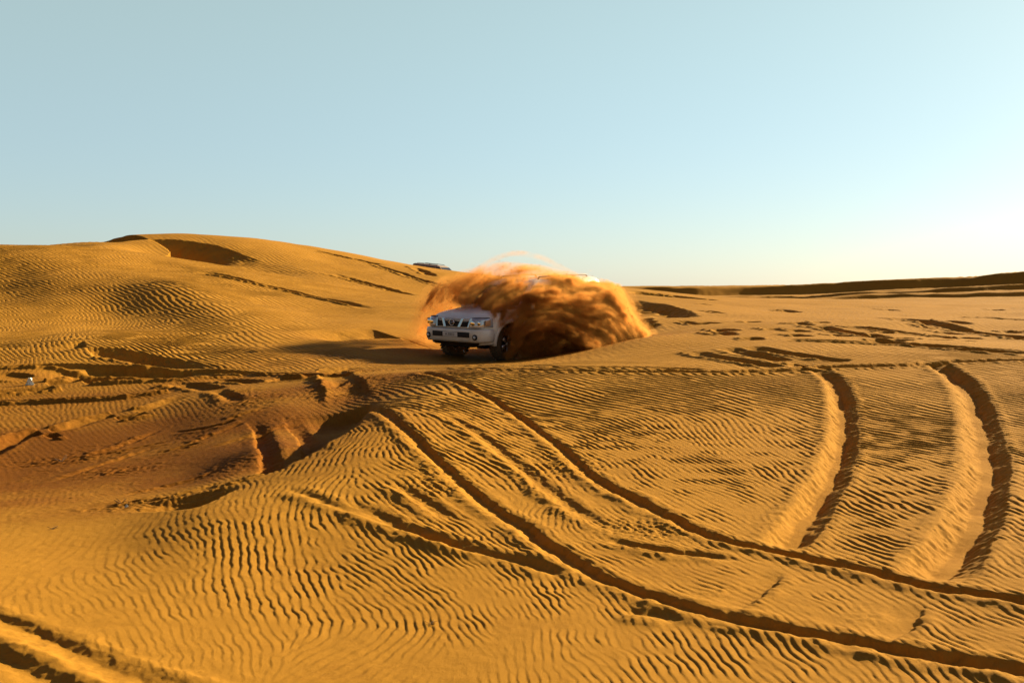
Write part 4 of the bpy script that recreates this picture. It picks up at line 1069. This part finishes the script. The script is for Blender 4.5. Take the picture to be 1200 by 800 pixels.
# heavier grains flying clear of the cloud
def grains():
    w = den.ravel() ** .5 * (den.ravel() > .012); w = w * np.exp(-den.ravel()*.9)
    cs = np.cumsum(w); n_ = 16000
    k = np.searchsorted(cs, rng.random(n_) * cs[-1])
    p = np.stack([vx.ravel()[k], vy.ravel()[k], vz.ravel()[k]], 1) + rng.normal(0, .09, (n_, 3)) * rng.random((n_,1))**2
    sz = .0035 + .009 * rng.random(n_)**4
    base = np.array([[1,1,1],[-1,-1,1],[-1,1,-1],[1,-1,-1]], float)
    v = p[:,None,:] + base[None] * rng.uniform(.5, 1.2, (n_,4,3)) * sz[:,None,None]
    f = np.array([[0,1,2],[0,3,1],[0,2,3],[1,3,2]])
    me = bpy.data.meshes.new('sand_grains')
    me.from_pydata(v.reshape(-1,3).tolist(), [], (f[None] + 4*np.arange(n_)[:,None,None]).reshape(-1,3).tolist())
    me.materials.append(sand.data.materials[0])
    o = bpy.data.objects.new('sand_grains', me); COL.objects.link(o); o['kind'] = 'stuff'
    o['label'] = 'loose grains of sand flying in and around the orange cloud'
grains()

# ------------------------------------------------------------------ the second vehicle, only its top showing over the shoulder of the dune
far_suv = make_suv('bronze off-road vehicle almost hidden behind the dune crest, only its roof and windows showing', 'brown')
fxx, fyy, _ = at_depth(514, 315, 84.0)
_, _, roof_z = at_depth(518, 310.5, 84.0)
far_suv.location = (float(fxx), float(fyy), float(roof_z) - 1.86)
print('far car ground', terrain_z(float(fxx), float(fyy)), 'wanted', far_suv.location.z)
far_suv.rotation_euler = (0, math.radians(6), math.radians(-28))

# ------------------------------------------------------------------ litter
def scrap(name, px, py, w, h, mat, label, cat, seed, up=.6):
    r_ = random.Random(seed); x, y = ground(px, py); bm = bmesh.new(); g = {}
    nx_, ny_ = 9, 7
    for j in range(ny_):
        for i in range(nx_):
            a = (i/(nx_-1)-.5)*w*(1-.75*j/(ny_-1)); b_ = j/(ny_-1)*h
            g[i,j] = bm.verts.new((a + r_.uniform(-.03,.03)*w, r_.uniform(-.10,.10)*w + .25*abs(a) + b_*.3, b_*up + r_.uniform(-.02,.02)*h))
    for j in range(ny_-1):
        for i in range(nx_-1): bm.faces.new((g[i,j], g[i+1,j], g[i+1,j+1], g[i,j+1]))
    o = link_mesh(name, bm, mat, None, smooth=False)
    md = o.modifiers.new('solid', 'SOLIDIFY'); md.thickness = .0015
    o.location = (x, y, terrain_z(x, y) - .006); o['label'] = label; o['category'] = cat
    return o
M['paper'] = paint('pale plastic', (.80,.80,.66), .5)
scrap('plastic_scrap', 34, 452, .16, .13, 'paper', 'pale yellow-white crumpled plastic scrap standing by the dark hollow at far left', 'litter', 3, 1.)
scrap('paper_scrap', 148, 594, .045, .035, 'paper', 'tiny whitish paper scrap lying in the red-brown hollow', 'litter', 5, .8)
def twig(px, py, size, label, seed):
    r_ = random.Random(seed); x, y = ground(px, py); bm = bmesh.new()
    for k in range(7):
        a = r_.uniform(0, 6.28); q = [Vector((0,0,0))]
        for t in range(4): q.append(q[-1] + Vector((math.cos(a)*size*.3, math.sin(a)*size*.3, size*r_.uniform(-.02,.28)))); a += r_.uniform(-.7,.7)
        tube(bm, q, size*.035, 5)
    o = link_mesh('dry_twig', bm, 'twig', None); o.location = (x, y, terrain_z(x, y)+.002); o['label'] = label; o['category'] = 'dry twig'; o['group'] = 'dry twigs on the sand'
M['twig'] = paint('dry wood', (.05,.03,.018), .9)
twig(505, 731, .03, 'tiny dark twig on the open ripples at the bottom centre', 1)
twig(142, 592, .05, 'small dry twig beside the whitish paper scrap', 2)
twig(72, 541, .08, 'dark dry twig on the smooth red-brown slope at left', 3)
twig(62, 620, .035, 'little dark twig on smooth sand below the red-brown slope', 4)
